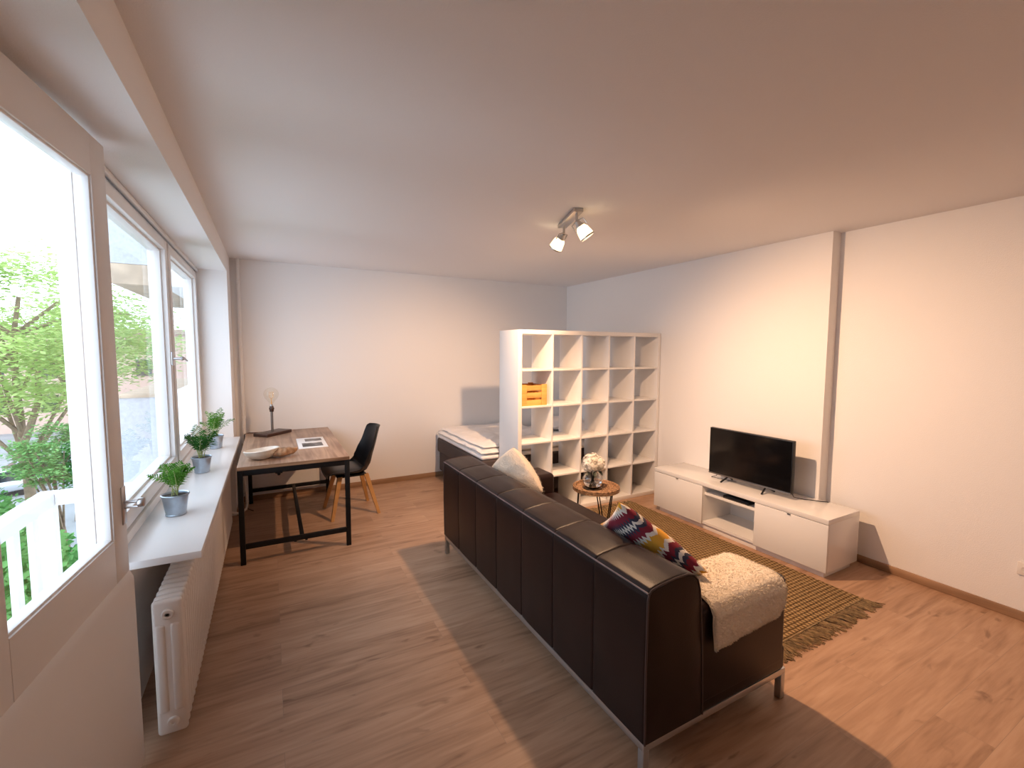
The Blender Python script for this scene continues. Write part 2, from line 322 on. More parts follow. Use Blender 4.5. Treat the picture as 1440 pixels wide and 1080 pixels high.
# ------------------------------------------------------------------ windows and balcony door
def frame_ring(mb, x0, x1, y0, y1, z0, z1, w, bev=0.004, wb=None):
    wb = w if wb is None else wb
    mb.box(x0, x1, y0, y0 + w, z0, z1, bev); mb.box(x0, x1, y1 - w, y1, z0, z1, bev)
    mb.box(x0, x1, y0 + w, y1 - w, z1 - w, z1, bev); mb.box(x0, x1, y0 + w, y1 - w, z0, z0 + wb, bev)
def window(name, label, y0, y1, handle):
    r = thing(name, label, 'window', (XW, (y0 + y1) / 2, SILLZ), kind='structure')
    z0, z1 = SILLZ + 0.005, ZSOF - 0.01
    fr = MB(); frame_ring(fr, -0.672, -0.592, y0, y1, z0, z1, 0.05, wb=0.07); fr.box(-0.60, -0.566, y0, y1, z0, z0 + 0.045, 0.004)
    fr.build('frame', 'frame', r)
    sa = MB(); frame_ring(sa, -0.652, -0.574, y0 + 0.028, y1 - 0.028, z0 + 0.055, z1 - 0.028, 0.062, wb=0.075)
    frame_ring(sa, -0.664, -0.60, y0 + 0.086, y1 - 0.086, z0 + 0.126, z1 - 0.086, 0.018)
    s = sa.build('sash', 'frame', r)
    MB().box(-0.640, -0.635, y0 + 0.092, y1 - 0.092, z0 + 0.132, z1 - 0.092).build('pane', 'glass', r, smooth=False)
    tr = MB(); tr.box(-0.574, -0.560, y0, y1, z1 - 0.018, z1 + 0.008, 0.004); tr.build('top_bead', 'frame', r)
    if handle:
        hz = 1.565; hy = y1 - 0.07
        h = MB(); h.box(-0.576, -0.562, hy - 0.012, hy + 0.012, hz - 0.045, hz + 0.045, 0.004)
        h.tube([(-0.565, hy, hz), (-0.515, hy, hz)], 0.008, 10); h.ball((-0.515, hy, hz), 0.014)
        h.tube([(-0.515, hy, hz), (-0.512, hy + 0.03, hz + 0.004), (-0.500, hy + 0.085, hz - 0.018)], 0.009, 10, 0.006)
        h.tube([(-0.515, hy, hz), (-0.512, hy - 0.03, hz + 0.002)], 0.009, 10, 0.006)
        h.build('handle', 'chrome', s)
    return r
window('window_1', 'white casement window beside the balcony door, with the metal handle', YW0, 3.735, True)
window('window_2', 'white casement window at the far end of the niche', 3.735, YN - 0.004, False)
tp = MB(); tp.box(-0.605, -0.585, YD1, YW0, 0, ZSOF - 0.003, 0.003); tp.box(-0.655, -0.60, YD1 + 0.06, YW0, 0, ZSOF - 0.003, 0.004)
tp.box(-0.655, -0.585, YD0 - 0.06, YD1 + 0.06, ZSOF - 0.055, ZSOF - 0.002, 0.004)
tp.box(-0.655, -0.585, YD0 - 0.06, YD0, 0, ZSOF - 0.055, 0.004); tp.box(-0.68, -0.585, YD0, YD1, 0.0, 0.02, 0.004)
struct('trim_1', tp, 'frame', 'white fixed frame around the balcony door', 'door frame')
# door leaf hinged at its near edge and standing a few degrees ajar
DA = math.radians(5.3); dl = Vector((-0.491 - 0.8 * math.sin(DA), 2.116 - 0.8 * math.cos(DA), 0.0))
dr = thing('door_1', 'white balcony door with a large pane, standing ajar', 'door', dl, kind='structure'); dr.rotation_euler = (0, 0, -DA)
d = MB(); z0, z1 = 0.025, 2.335
d.box(-0.05, 0, 0, 0.11, z0, z1, 0.004); d.box(-0.05, 0, 0.69, 0.80, z0, z1, 0.004); d.box(-0.05, 0, 0.11, 0.69, 2.20, z1, 0.003); d.box(-0.05, 0, 0.11, 0.69, z0, 0.955, 0.003)
leaf = d.build('door_leaf', 'door', dr, rel=False)
k = MB(); pr = [(0.0, 0.795), (0.008, 0.775)]
k.add([(0, 0.005, 0.04), (0, 0.798, 0.04), (0, 0.798, 0.80), (0, 0.005, 0.80), (0.014, 0.012, 0.045), (0.014, 0.790, 0.045), (0.014, 0.790, 0.776), (0.014, 0.012, 0.776)],
      [(4, 5, 6, 7), (0, 1, 5, 4), (1, 2, 6, 5), (2, 3, 7, 6), (3, 0, 4, 7), (0, 3, 2, 1)])
k.build('kick_panel', 'door', dr, rel=False)
gb = MB(); frame_ring(gb, -0.036, -0.006, 0.102, 0.698, 0.947, 2.208, 0.016, 0.003); gb.build('glazing_bead', 'frame', dr, rel=False)
MB().box(-0.030, -0.025, 0.108, 0.692, 0.952, 2.203).build('pane', 'glass', dr, rel=False, smooth=False)
kn = MB(); kn.box(-0.001, 0.004, 0.760, 0.794, 0.985, 1.125, 0.002)
kn.tube([(0.003, 0.777, 1.066), (0.045, 0.777, 1.066)], 0.006, 10); kn.tube([(0.003, 0.777, 1.045), (0.045, 0.777, 1.045)], 0.004, 8)
kn.lathe([(0.010, 0), (0.017, 0.004), (0.018, 0.012), (0.016, 0.02), (0.0, 0.022)], (0.042, 0.777, 1.06), 20, Matrix.Rotation(PI / 2, 4, 'Y'))
kn.build('door_knob', 'chrome', dr, rel=False)

# ------------------------------------------------------------------ radiator
r = thing('radiator', 'white cast column radiator under the window board', 'radiator', (-0.41, 2.2, 0))
RZ0, RZ1, RX0, RX1 = 0.048, 0.618, -0.452, -0.350
def section():
    s = MB(); y0 = 2.215; w = 0.05
    for xc in (RX0 + 0.026, RX1 - 0.026):
        pts = [(xc, y0 + w / 2, RZ0 + 0.03), (xc, y0 + w / 2, RZ1 - 0.03)]
        s.box(xc - 0.024, xc + 0.024, y0 + 0.006, y0 + w - 0.006, RZ0 + 0.02, RZ1 - 0.02, 0.012, 3)
    s.box(RX0, RX1, y0 + 0.007, y0 + w - 0.007, RZ1 - 0.075, RZ1, 0.0165, 4); s.box(RX0, RX1, y0 + 0.007, y0 + w - 0.007, RZ0, RZ0 + 0.075, 0.0165, 4); s.box(RX0 + 0.03, RX1 - 0.03, y0 - 0.001, y0 + w + 0.001, RZ1 - 0.06, RZ1 - 0.02); s.box(RX0 + 0.03, RX1 - 0.03, y0 - 0.001, y0 + w + 0.001, RZ0 + 0.02, RZ0 + 0.06)
    return s
e = MB(); e.box(RX0, RX1, 2.186, 2.216, RZ0, RZ1, 0.0145, 5)
for xa, xb_ in ((RX0 + 0.006, RX0 + 0.046), (RX1 - 0.046, RX1 - 0.006)): e.box(xa, xb_, 2.182, 2.21, RZ0 + 0.095, RZ1 - 0.095, 0.013, 4)
e.build('end_section', 'rad', r)
s0 = section().build('section', 'rad', r)
for i in range(1, 50):
    c = s0.copy(); C.objects.link(c); c.parent = r; c.location = (0, 0.05 * i, 0)
for zc in (RZ1 - 0.055, RZ0 + 0.055):
    p = MB(); p.lathe([(0.021, 0), (0.021, 0.012), (0.018, 0.016), (0.009, 0.016), (0.008, 0.010), (0, 0.010)], (-0.398, 2.191, zc), 24, Matrix.Rotation(PI / 2, 4, 'X'))
    pp = p.build('plug', 'rad', r)
    if zc > 0.3: MB().box(-0.4035, -0.3925, 2.1735, 2.1765, zc - 0.0035, zc + 0.0035).build('vent_screw', 'black', pp)
for yb in (3.6, 4.5):
    for zb in (RZ0 + 0.06, RZ1 - 0.09): MB().box(XW, RX0 + 0.02, yb, yb + 0.02, zb, zb + 0.03).build('bracket', 'rad', r)
pv = thing('heating_pipe', 'white vertical heating pipe in the corner beside the desk', 'pipe', (-0.268, 5.466, 0))
MB().tube([(-0.268, 5.466, 0.0), (-0.268, 5.466, H)], 0.017, 20).build('riser', 'wall', pv)
for zz in (0.9, 2.3): MB().lathe([(0.0175, 0), (0.021, 0.002), (0.021, 0.020), (0.0175, 0.022)], (-0.268, 5.466, zz), 20).build('clip', 'wall', pv)
rp = MB(); rp.tube([(-0.262, 5.03, 0.72), (-0.255, 5.03, 0.35), (-0.245, 5.02, 0.12), (-0.255, 4.99, 0.075), (-0.30, 4.92, 0.06), (-0.40, 4.85, 0.11), (-0.402, 4.72, 0.13)], 0.011, 12)
tag(rp.build('radiator_pipe', 'rad', loc=(-0.26, 5.0, 0)), 'thin white bent pipe running down to the radiator behind the desk leg', 'pipe')

# ------------------------------------------------------------------ desk
DX0, DX1, DY0, DY1, DZ = -0.246, 0.548, 3.835, 5.415, 0.755
r = thing('desk', 'wooden desk with a black metal frame in the corner by the window', 'desk', (0.15, 4.6, 0))
t = MB(); t.box(DX0, DX1, DY0, DY1, DZ - 0.028, DZ, 0.003); tp_ = t.build('tabletop', 'desk', r)
MB().box(DX0 + 0.001, DX1 - 0.001, DY0 - 0.004, DY0 + 0.001, DZ - 0.027, DZ - 0.001).build('edge_strip', 'edge', tp_)
lw = 0.036
for x in (DX0, DX1 - lw):
    for y in (DY0 + 0.004, DY1 - lw): MB().box(x, x + lw, y, y + lw, 0, DZ - 0.028, 0.002).build('leg', 'black', r)
az0, az1 = DZ - 0.072, DZ - 0.028
for y in (DY0 + 0.006, DY1 - 0.034): MB().box(DX0 + lw, DX1 - lw, y, y + 0.028, az0, az1, 0.002).build('apron', 'black', r)
for x in (DX0 + 0.004, DX1 - 0.032): MB().box(x, x + 0.028, DY0 + lw, DY1 - lw, az0, az1, 0.002).build('apron', 'black', r)
for y in (DY0 + 0.008, DY1 - 0.034): MB().box(DX0 + lw, DX1 - lw, y, y + 0.026, 0.118, 0.156, 0.002).build('lower_rail', 'black', r)
st = MB(); xm = 0.165; st.box(xm, xm + 0.03, DY0 + 0.034, DY1 - 0.034, 0.122, 0.152, 0.002); st.build('stretcher', 'black', r)
for xb in (0.12, 0.20):
    b = MB(); b.box(xb, xb + 0.018, DY0 + 0.012, DY0 + 0.03, 0.108, 0.118, 0.002); b.build('bolt', 'black', r)
b = MB(); b.box(0.005, 0.055, DY0 + 0.02, DY0 + 0.05, az0 - 0.012, az0, 0.003); b.lathe([(0.009, -0.016), (0.012, -0.008), (0.012, 0)], (0.03, DY0 + 0.035, az0 - 0.012), 12); b.build('clamp', 'black', r)

# desk lamp
r = thing('desk_lamp', 'bare-bulb lamp with a dark wooden base on the desk', 'lamp', (0.0, 5.2, DZ))
rot = Matrix.Translation((0.0, 5.2, 0)) @ Matrix.Rotation(math.radians(46), 4, 'Z')
MB().box(-0.165, 0.165, -0.085, 0.085, DZ, DZ + 0.030, 0.003, mtx=rot).build('base', 'darkwood', r)
lx, ly = -0.005, 5.21
MB().tube([(lx, ly, DZ + 0.03), (lx, ly, DZ + 0.235)], 0.012, 16).build('stem', 'tvtrim', r)
MB().lathe([(0.013, 0), (0.020, 0.003), (0.020, 0.02), (0.024, 0.026), (0.024, 0.04), (0.018, 0.05), (0.018, 0.06), (0.0, 0.06)], (lx, ly, DZ + 0.232), 20).build('socket', 'darkwood', r)
bp = [(0.0135, 0.0), (0.0135, 0.02), (0.018, 0.032), (0.034, 0.055), (0.058, 0.085), (0.070, 0.118), (0.069, 0.140), (0.056, 0.168), (0.033, 0.186), (0.0, 0.194)]
bl = MB().lathe(bp, (lx, ly, DZ + 0.29), 28).build('bulb', 'bglass', r)
MB().lathe([(0.0145, 0), (0.0145, 0.022)], (lx, ly, DZ + 0.288), 20).build('screw_cap', 'chrome', r)
f = MB(); f.tube([(lx, ly, DZ + 0.31), (lx, ly, DZ + 0.37)], 0.006, 10, 0.003)
for i in range(6):
    a = i * PI / 3; f.tube([(lx, ly, DZ + 0.365), (lx + 0.022 * math.cos(a), ly + 0.022 * math.sin(a), DZ + 0.385), (lx + 0.020 * math.cos(a + 0.4), ly + 0.02 * math.sin(a + 0.4), DZ + 0.44)], 0.0014, 6)
f.build('filament', 'filam', bl)
cd = MB(); cd.tube([(-0.10, 5.30, DZ + 0.005), (-0.22, 5.36, DZ + 0.006), (-0.262, 5.38, DZ - 0.01), (-0.268, 5.36, 0.55), (-0.262, 5.30, 0.33), (-0.27, 5.25, 0.16), (-0.25, 5.2, 0.008), (-0.20, 5.12, 0.006)], 0.0045, 8)
cd.build('power_cord', 'cord', r)

# carved bowl and printed sheet on the desk
r = thing('wooden_bowl', 'carved pale root-wood bowl with a rough bark tail on the desk', 'bowl', (-0.03, 4.07, DZ))
def bowlf(c, rx, ry, h):
    prof = [(0.35, 0.0), (0.62, 0.012), (0.88, h * 0.55), (1.0, h), (0.93, h + 0.004), (0.80, h * 0.62), (0.5, 0.03), (0.0, 0.022)]
    def fn(u, v):
        j = v * (len(prof) - 1); a = 2 * PI * u; i0 = min(int(j), len(prof) - 2); t = j - i0
        q = prof[i0][0] * (1 - t) + prof[i0 + 1][0] * t; z = prof[i0][1] * (1 - t) + prof[i0 + 1][1] * t
        w = 1 + 0.06 * math.sin(2 * a + 0.7) + 0.04 * math.sin(3 * a)
        return (c[0] + rx * q * w * math.cos(a), c[1] + ry * q * w * math.sin(a), c[2] + z + 0.012 * math.sin(a + 2.4) * min(1, z / 0.05))
    return fn
bw = MB(); bw.grid(bowlf((-0.085, 4.07, DZ), 0.125, 0.135, 0.072), 48, 22, closeu=True); bw.add([(-0.085 + 0.044 * math.cos(a), 4.07 + 0.047 * math.sin(a), DZ + 0.0005) for a in [2 * PI * i / 24 for i in range(24)]], [tuple(range(24))])
bw.build('bowl_body', 'bowlw', r, ang=60)
ta = MB()
pts = [(0.00, 4.055, DZ + 0.042), (0.05, 4.04, DZ + 0.045), (0.10, 4.05, DZ + 0.05), (0.145, 4.07, DZ + 0.045), (0.175, 4.095, DZ + 0.05)]; rad = [0.030, 0.036, 0.035, 0.027, 0.010]
def tf(u, v):
    j = v * 4; i = min(int(j), 3); t = j - i; p = Vector(pts[i]).lerp(Vector(pts[i + 1]), t); q = rad[i] * (1 - t) + rad[i + 1] * t
    a = 2 * PI * u; n = 1 + 0.35 * noise.noise((p.x * 30 + math.cos(a), math.sin(a) * 1.5, p.y * 30))
    return (p.x + 0.2 * q * math.cos(a) * n, p.y + 1.35 * q * math.cos(a) * n, max(DZ + 0.001, p.z + q * math.sin(a) * n))
ta.grid(tf, 20, 24, closeu=True); ta.build('bark_tail', 'bark', r, ang=60)
pg = MB(); pg.box(0.195, 0.435, 4.29, 4.80, DZ + 0.0005, DZ + 0.006, 0.001)
tag(pg.build('magazine', 'paper', loc=(0.315, 4.545, DZ)), 'white printed sheet with black-and-white pictures lying on the desk', 'magazine')

# ------------------------------------------------------------------ chair
r = thing('shell_chair', 'black shell chair with splayed wooden legs at the desk', 'chair', (0.674, 4.693, 0)); r.rotation_euler = (0, 0, math.radians(4))
cp = [(-0.245, 0.398), (-0.240, 0.420), (-0.19, 0.430), (-0.05, 0.420), (0.07, 0.410), (0.140, 0.425), (0.182, 0.49), (0.20, 0.58), (0.225, 0.67), (0.25, 0.765), (0.272, 0.835), (0.290, 0.858)]
cw = [0.205, 0.215, 0.225, 0.232, 0.235, 0.236, 0.234, 0.225, 0.212, 0.20, 0.18, 0.135]
def lerp_list(a, t):
    j = t * (len(a) - 1); i = min(int(j), len(a) - 2); q = j - i
    if isinstance(a[0], tuple): return tuple(a[i][k] * (1 - q) + a[i + 1][k] * q for k in range(len(a[0])))
    return a[i] * (1 - q) + a[i + 1] * q
def shell(off):
    def fn(u, v):
        x, z = lerp_list(cp, u); w = lerp_list(cw, u); t = v * 2 - 1
        s = abs(t) ** 2.6; bend = math.exp(-((u - 0.5) / 0.16) ** 2)
        back = min(1, max(0, (u - 0.42) / 0.25))
        x2 = x - s * (0.055 * back + 0.05 * bend); z2 = z + s * (0.028 * (1 - back) + 0.06 * bend)
        return (x2 + off * back, t * w * (1 - 0.04 * bend), z2 - off * (1 - back))
    return fn
sh = MB(); sh.grid(shell(0), 40, 22); sh.grid(shell(0.010), 40, 22, flip=True)
n = 40 * 22
for i in range(39):
    for j in (0, 21): a = i * 22 + j; sh.f.append((a, a + 22, a + 22 + n, a + n))
for j in range(21):
    for i in (0, 39): a = i * 22 + j; sh.f.append((a, a + 1, a + 1 + n, a + n))
sh.build('seat_shell', 'plastic', r, rel=False, ang=60)
cu = MB()
def cf(sg):
    def fn(u, v):
        a, b = u * 2 - 1, v * 2 - 1; h = (max(0, 1 - abs(a) ** 4) * max(0, 1 - abs(b) ** 4)) ** 0.5
        sc = 1 - 0.1 * (a * a * b * b)
        return (-0.065 + a * 0.190 * sc, b * 0.200 * sc, 0.444 + (0.034 * h if sg > 0 else -0.010 * h))
    return fn
cu.grid(cf(1), 18, 18); cu.grid(cf(-1), 18, 18, flip=True); cu.build('seat_pad', 'pad', r, rel=False, ang=70, weld=True)
un = MB(); un.box(-0.15, 0.13, -0.13, 0.13, 0.378, 0.398, 0.006); un.box(-0.15, 0.13, -0.03, 0.03, 0.39, 0.414); un.build('underframe', 'plastic', r, rel=False)
def leg4(top, bot, w0, w1):
    t, b = Vector(top), Vector(bot); v = []
    for p, w in ((b, w1), (t, w0)):
        for sx, sy in ((-1, -1), (1, -1), (1, 1), (-1, 1)): v.append((p.x + sx * w, p.y + sy * w, p.z))
    return MB().add(v, [(0, 3, 2, 1), (4, 5, 6, 7), (0, 1, 5, 4), (1, 2, 6, 5), (2, 3, 7, 6), (3, 0, 4, 7)])
for sx in (-1, 1):
    for sy in (-1, 1): leg4((sx * 0.125, sy * 0.12, 0.392), (sx * 0.220, sy * 0.216, 0.0), 0.021, 0.014).build('leg', 'beech', r, rel=False)

# ------------------------------------------------------------------ potted palms
def palm(name, label, x, y, seed, dark=False, h=0.20, nf=13, sc=1.0, rz=0.0):
    rnd = random.Random(seed)
    r = thing(name, label, 'potted plant', (x, y, SILLZ), 'potted palms on the window board')
    pot = MB(); pot.lathe([(0.0, 0.0), (0.043, 0.0), (0.046, 0.004), (0.046, 0.008), (0.044, 0.010), (0.056, 0.092), (0.058, 0.100), (0.0615, 0.103), (0.0615, 0.108), (0.058, 0.110), (0.054, 0.106), (0.051, 0.085)], (x, y, SILLZ), 36)
    pot.build('bucket', 'zinc', r)
    so = MB(); so.lathe([(0.0545, 0.098), (0.03, 0.102), (0.0, 0.103)], (x, y, SILLZ), 24); so.build('soil', 'soil', r)
    st = MB(); fo = MB()
    for i in range(nf):
        a = rz + 2 * PI * i / nf + rnd.uniform(-0.3, 0.3); lean = rnd.uniform(0.25, 1.15); hh = h * rnd.uniform(0.75, 1.15) * (1.15 - 0.35 * lean)
        bx_, by_ = x + rnd.uniform(-0.018, 0.018), y + rnd.uniform(-0.018, 0.018)
        pts = []
        for q in range(9):
            t = q / 8; rr = lean * 0.115 * sc * t ** 1.6; pts.append(Vector((bx_ + rr * math.cos(a), by_ + rr * math.sin(a), SILLZ + 0.09 + hh * (t - 0.22 * lean * t ** 3))))
        st.tube(pts, 0.0022, 6, 0.0008)
        for q in range(13):
            t = 0.36 + 0.64 * q / 12; j = t * 8; k = min(int(j), 7); p = pts[k].lerp(pts[k + 1], j - k); d = (pts[k + 1] - pts[k]).normalized()
            side = d.cross(Vector((0, 0, 1)))
            if side.length < 0.05: side = Vector((math.sin(a), -math.cos(a), 0))
            side.normalize(); up = side.cross(d).normalized(); ln = sc * 0.062 * math.sin(PI * (0.2 + 0.75 * (t - 0.36) / 0.64)) * rnd.uniform(0.8, 1.2); w = 0.0036
            for s in (-1, 1):
                dr_ = (side * s * 0.86 + d * 0.5 + up * rnd.uniform(0, 0.35)).normalized(); nn = d * w
                m_ = p + dr_ * ln * 0.55 + up * 0.003; e_ = p + dr_ * ln - Vector((0, 0, ln * 0.28))
                fo.add([p - nn * 0.4, p + nn * 0.4, m_ + nn, e_, m_ - nn], [(0, 1, 2, 3, 4)])
    st.build('stems', 'stemg', r); fo.build('fronds', 'palmd' if dark else 'palm', r, smooth=False)
    return r
palm('potted_palm', 'light green palm in a zinc bucket, nearest to the balcony door', -0.452, 2.80, 3, False, 0.215, 10, 1.0)
palm('potted_palm', 'dark green palm in a zinc bucket, middle one of three on the window board', -0.440, 3.70, 11, True, 0.215, 14, 1.2, 0.5)
palm('potted_palm', 'palm in a zinc bucket at the desk end of the window board', -0.436, 4.56, 23, False, 0.24, 10, 1.1, 1.1)

# ------------------------------------------------------------------ bed and bedding behind the shelf
r = thing('bed', 'dark upholstered box-spring bed behind the shelf unit', 'bed', (2.85, 4.77, 0))
BX0, BX1, BY0, BY1 = 1.845, 3.84, 4.065, 5.455
b = MB(); b.box(BX0 + 0.03, BX1, BY0 + 0.02, BY1, 0.09, 0.33, 0.015, 3); b.build('base', 'bedf', r)
b = MB(); b.box(BX0, BX1, BY0, BY1, 0.33, 0.515, 0.03, 4); b.build('mattress', 'bedf', r)
b = MB(); b.box(BX0 + 0.005, BX1, BY0 + 0.005, BY1, 0.515, 0.555, 0.018, 3); b.build('mattress_topper', 'linen', r)
for x in (BX0 + 0.10, BX1 - 0.10):
    for y in (BY0 + 0.08, BY1 - 0.08): MB().lathe([(0.022, 0), (0.026, 0.09)], (x, y, 0), 16).build('leg', 'black', r)
def slab(x0, x1, y0, y1, z0, z1, amp, sc, seed, nx=60, ny=50, p=6):
    mb = MB()
    def fn(sg):
        def g(u, v):
            a, c = u * 2 - 1, v * 2 - 1; e = (max(0, 1 - abs(a) ** p) * max(0, 1 - abs(c) ** p)) ** 0.5
            x = x0 + u * (x1 - x0); y = y0 + v * (y1 - y0); zm = (z0 + z1) / 2; hh = (z1 - z0) / 2
            n = noise.noise((x * sc + seed, y * sc, seed * 1.3)) + 0.5 * noise.noise((x * sc * 2.3, y * sc * 2.3 + seed, 4.1))
            wob = 0.02 * noise.noise((x * 4, y * 4, seed))
            z = zm + sg * hh * e + (amp * n * e if sg > 0 else 0)
            return (x + wob * (1 - e), y + wob * (1 - e), max(z0, z))
        return g
    mb.grid(fn(1), nx, ny); mb.grid(fn(-1), nx, ny, flip=True); return mb
r = thing('duvet', 'folded white duvet lying on the dark bed', 'duvet', (2.3, 4.7, 0.555))
slab(1.85, 2.95, 4.075, 5.44, 0.556, 0.612, 0.015, 5, 3, p=14).build('lower_fold', 'linen', r, ang=80, weld=True)
slab(1.885, 2.93, 4.13, 5.44, 0.598, 0.66, 0.022, 6, 9).build('upper_fold', 'linen', r, ang=80, weld=True)
for i, (y0, lb) in enumerate(((4.14, 'white pillow on the bed, seen through the shelf, near side'), (4.82, 'white pillow on the bed behind the shelf, by the end wall'))):
    tag(slab(3.22, 3.82, y0, y0 + 0.62, 0.556, 0.70, 0.01, 5, 20 + i, 36, 36, 3).build('pillow', 'linen', loc=(3.5, y0 + 0.31, 0.556), ang=80, weld=True), lb, 'pillow', 'pillows on the bed')

# ------------------------------------------------------------------ open shelf unit
KX, KY, KW, KD = 2.033, 3.656, 1.822, 0.39
r = thing('shelf_unit', 'white open five-by-five cube shelf dividing off the bed', 'shelf unit', (KX + KW / 2, KY + KD / 2, 0))
T, t1 = 0.040, 0.017
for x in (KX, KX + KW - T): MB().box(x, x + T, KY, KY + KD, 0, KW, 0.001).build('side_panel', 'white', r)
MB().box(KX + T, KX + KW - T, KY, KY + KD, KW - T, KW, 0.001).build('top_panel', 'white', r)
MB().box(KX + T, KX + KW - T, KY, KY + KD, 0, T, 0.001).build('bottom_panel', 'white', r)
cell = (KW - 2 * T - 4 * t1) / 5
for i in range(1, 5):
    x = KX + T + i * cell + (i - 1) * t1; MB().box(x, x + t1, KY + 0.001, KY + KD - 0.001, T, KW - T, 0.0008).build('divider', 'white', r)
    z = T + i * cell + (i - 1) * t1
    for j in range(5):
        x = KX + T + j * (cell + t1); MB().box(x, x + cell, KY + 0.002, KY + KD - 0.002, z, z + t1, 0.0008).build('shelf', 'white', r)
sz = T + 3 * cell + 3 * t1   # floor of the second row from the top
r = thing('wooden_crate', 'small orange pine crate in the end compartment of the white shelf', 'crate', (KX + T + 0.155, KY + 0.16, sz))
cx0, cx1, cy0, cy1, ch = KX + T + 0.012, KX + T + 0.298, KY + 0.03, KY + 0.30, 0.205
MB().box(cx0 + 0.008, cx1 - 0.008, cy0 + 0.008, cy1 - 0.008, sz, sz + 0.008).build('base', 'crate', r)
for zc in (0.006, 0.076, 0.146):
    for y in (cy0 + 0.008, cy1 - 0.016): MB().box(cx0 + 0.008, cx1 - 0.008, y, y + 0.008, sz + zc, sz + zc + 0.050, 0.001).build('slat', 'crate', r)
    for x in (cx0, cx1 - 0.008): MB().box(x, x + 0.008, cy0 + 0.008, cy1 - 0.008, sz + zc, sz + zc + 0.050, 0.001).build('slat', 'crate', r)
for x in (cx0, cx1 - 0.060):
    for y in (cy0, cy1 - 0.008): MB().box(x, x + 0.060, y, y + 0.008, sz + 0.001, sz + ch, 0.001).build('corner_post', 'crate', r)

# ------------------------------------------------------------------ sofa
SY0, SY1 = 1.150, 3.345
r = thing('sofa', 'large dark brown leather sofa on a slim steel frame', 'sofa', (1.63, 2.25, 0))
prof = [(1.190, 0.150), (1.186, 0.45), (1.187, 0.715), (1.192, 0.738), (1.205, 0.751), (1.235, 0.758), (1.33, 0.768), (1.395, 0.768), (1.430, 0.757), (1.452, 0.732), (1.466, 0.69), (1.474, 0.626), (1.492, 0.42), (1.506, 0.150)]
fine = []
for i in range(len(prof) - 1):
    for q in range(4): fine.append(tuple(prof[i][k] * (1 - q / 4) + prof[i + 1][k] * q / 4 for k in (0, 1)))
fine.append(prof[-1])
seams = [SY0 + (SY1 - SY0) * i / 7 for i in range(1, 7)]
ys = []
ye = [SY0] + seams + [SY1]
for a, b_ in zip(ye[:-1], ye[1:]):
    n_ = 10
    ys += [a + (b_ - a) * i / n_ for i in range(n_)] + [a + 0.004, a + 0.009, a + 0.016, b_ - 0.004, b_ - 0.009, b_ - 0.016]
ys.append(SY1); ys = sorted(set(round(y, 5) for y in ys))
pc = (1.33, 0.45)
def backpt(i, y):
    x, z = fine[i]
    dm = min(abs(y - s) for s in seams); g = 0.004 * math.exp(-(dm / 0.004) ** 2)
    puff = 0.0025 * (1 - math.exp(-(dm / 0.05) ** 2))
    em = min(y - SY0, SY1 - y); rr = 0.010 * max(0, 1 - em / 0.012) ** 2
    nx = (x - pc[0]); nz = max(0.0, z - 0.55) * 1.4; l = math.hypot(nx, nz); s = puff - g - rr
    wr = 0.0016 * noise.noise((x * 9, y * 7, z * 9))
    return (x + nx / l * (s + wr), y, z + nz / l * (s + wr) * (1 if z > 0.2 else 0))
b = MB(); b.grid(lambda u, v: backpt(round(u * (len(fine) - 1)), ys[round(v * (len(ys) - 1))]), len(fine), len(ys))
for yi, sg in ((0, -1), (len(ys) - 1, 1)):   # padded end panels
    ring = [Vector(backpt(i, ys[yi])) for i in range(len(fine))]; cen = Vector((1.335, ys[yi], 0.43)); k = len(ring)
    vs = []; fs = []
    for q in range(6):
        t = q / 6
        for p in ring: pp = p.lerp(cen, t); pp.y += sg * 0.010 * (1 - (1 - t) ** 3); vs.append(pp[:])
    vs.append((cen.x, cen.y + sg * 0.010, cen.z))
    for q in range(5):
        for i in range(k): fs.append((q * k + i, q * k + (i + 1) % k, (q + 1) * k + (i + 1) % k, (q + 1) * k + i))
    for i in range(k): fs.append((5 * k + i, 5 * k + (i + 1) % k, 6 * k))
    b.add(vs, fs)
bk = b.build('backrest', 'leather', r, ang=40)
for y in (SY0 + 0.001, SY1 - 0.001): MB().tube([(x, y, z) for x, z in prof], 0.0042, 8).build('piping', 'pipingm', bk)
pe = MB(); pe.tube([(1.1875 + 0.0012 * noise.noise((y * 3, 0, 0)), y, 0.742) for y in ys], 0.0036, 8); pe.build('top_piping', 'worn_glint', bk)
def arm(y0, y1):
    m = MB(); m.box(1.470, 2.075, y0, y1, 0.170, 0.600, 0.034, 6); m.box(1.470, 2.072, y0 + 0.001, y1 - 0.001, 0.148, 0.26, 0.012, 3); return m
arm(SY0 + 0.002, SY0 + 0.262).build('armrest', 'leather', r); arm(SY1 - 0.262, SY1 - 0.002).build('armrest', 'leather', r)
sb = MB(); sb.box(1.45, 2.062, SY0 + 0.25, SY1 - 0.25, 0.15, 0.30, 0.02, 3); sb.build('seat_base', 'leather', r)
ym = (SY0 + SY1) / 2
for y0, y1 in ((SY0 + 0.262, ym - 0.001), (ym + 0.001, SY1 - 0.262)):
    m = MB(); m.box(1.44, 2.082, y0, y1, 0.295, 0.452, 0.04, 5); m.build('seat_cushion', 'leather', r)
fr = MB()
for y in (SY0 + 0.004, SY1 - 0.034): fr.box(1.188, 2.085, y, y + 0.03, 0.118, 0.148, 0.002)
for x in (1.188, 2.055): fr.box(x, x + 0.03, SY0 + 0.034, SY1 - 0.034, 0.118, 0.148, 0.002)
fr.build('frame', 'steel', r)
for y in (SY0 + 0.004, SY1 - 0.034):
    MB().box(1.188, 1.218, y, y + 0.03, 0, 0.118, 0.002).build('leg', 'steel', r); MB().box(2.055, 2.085, y, y + 0.03, 0, 0.118, 0.002).build('leg', 'steel', r)

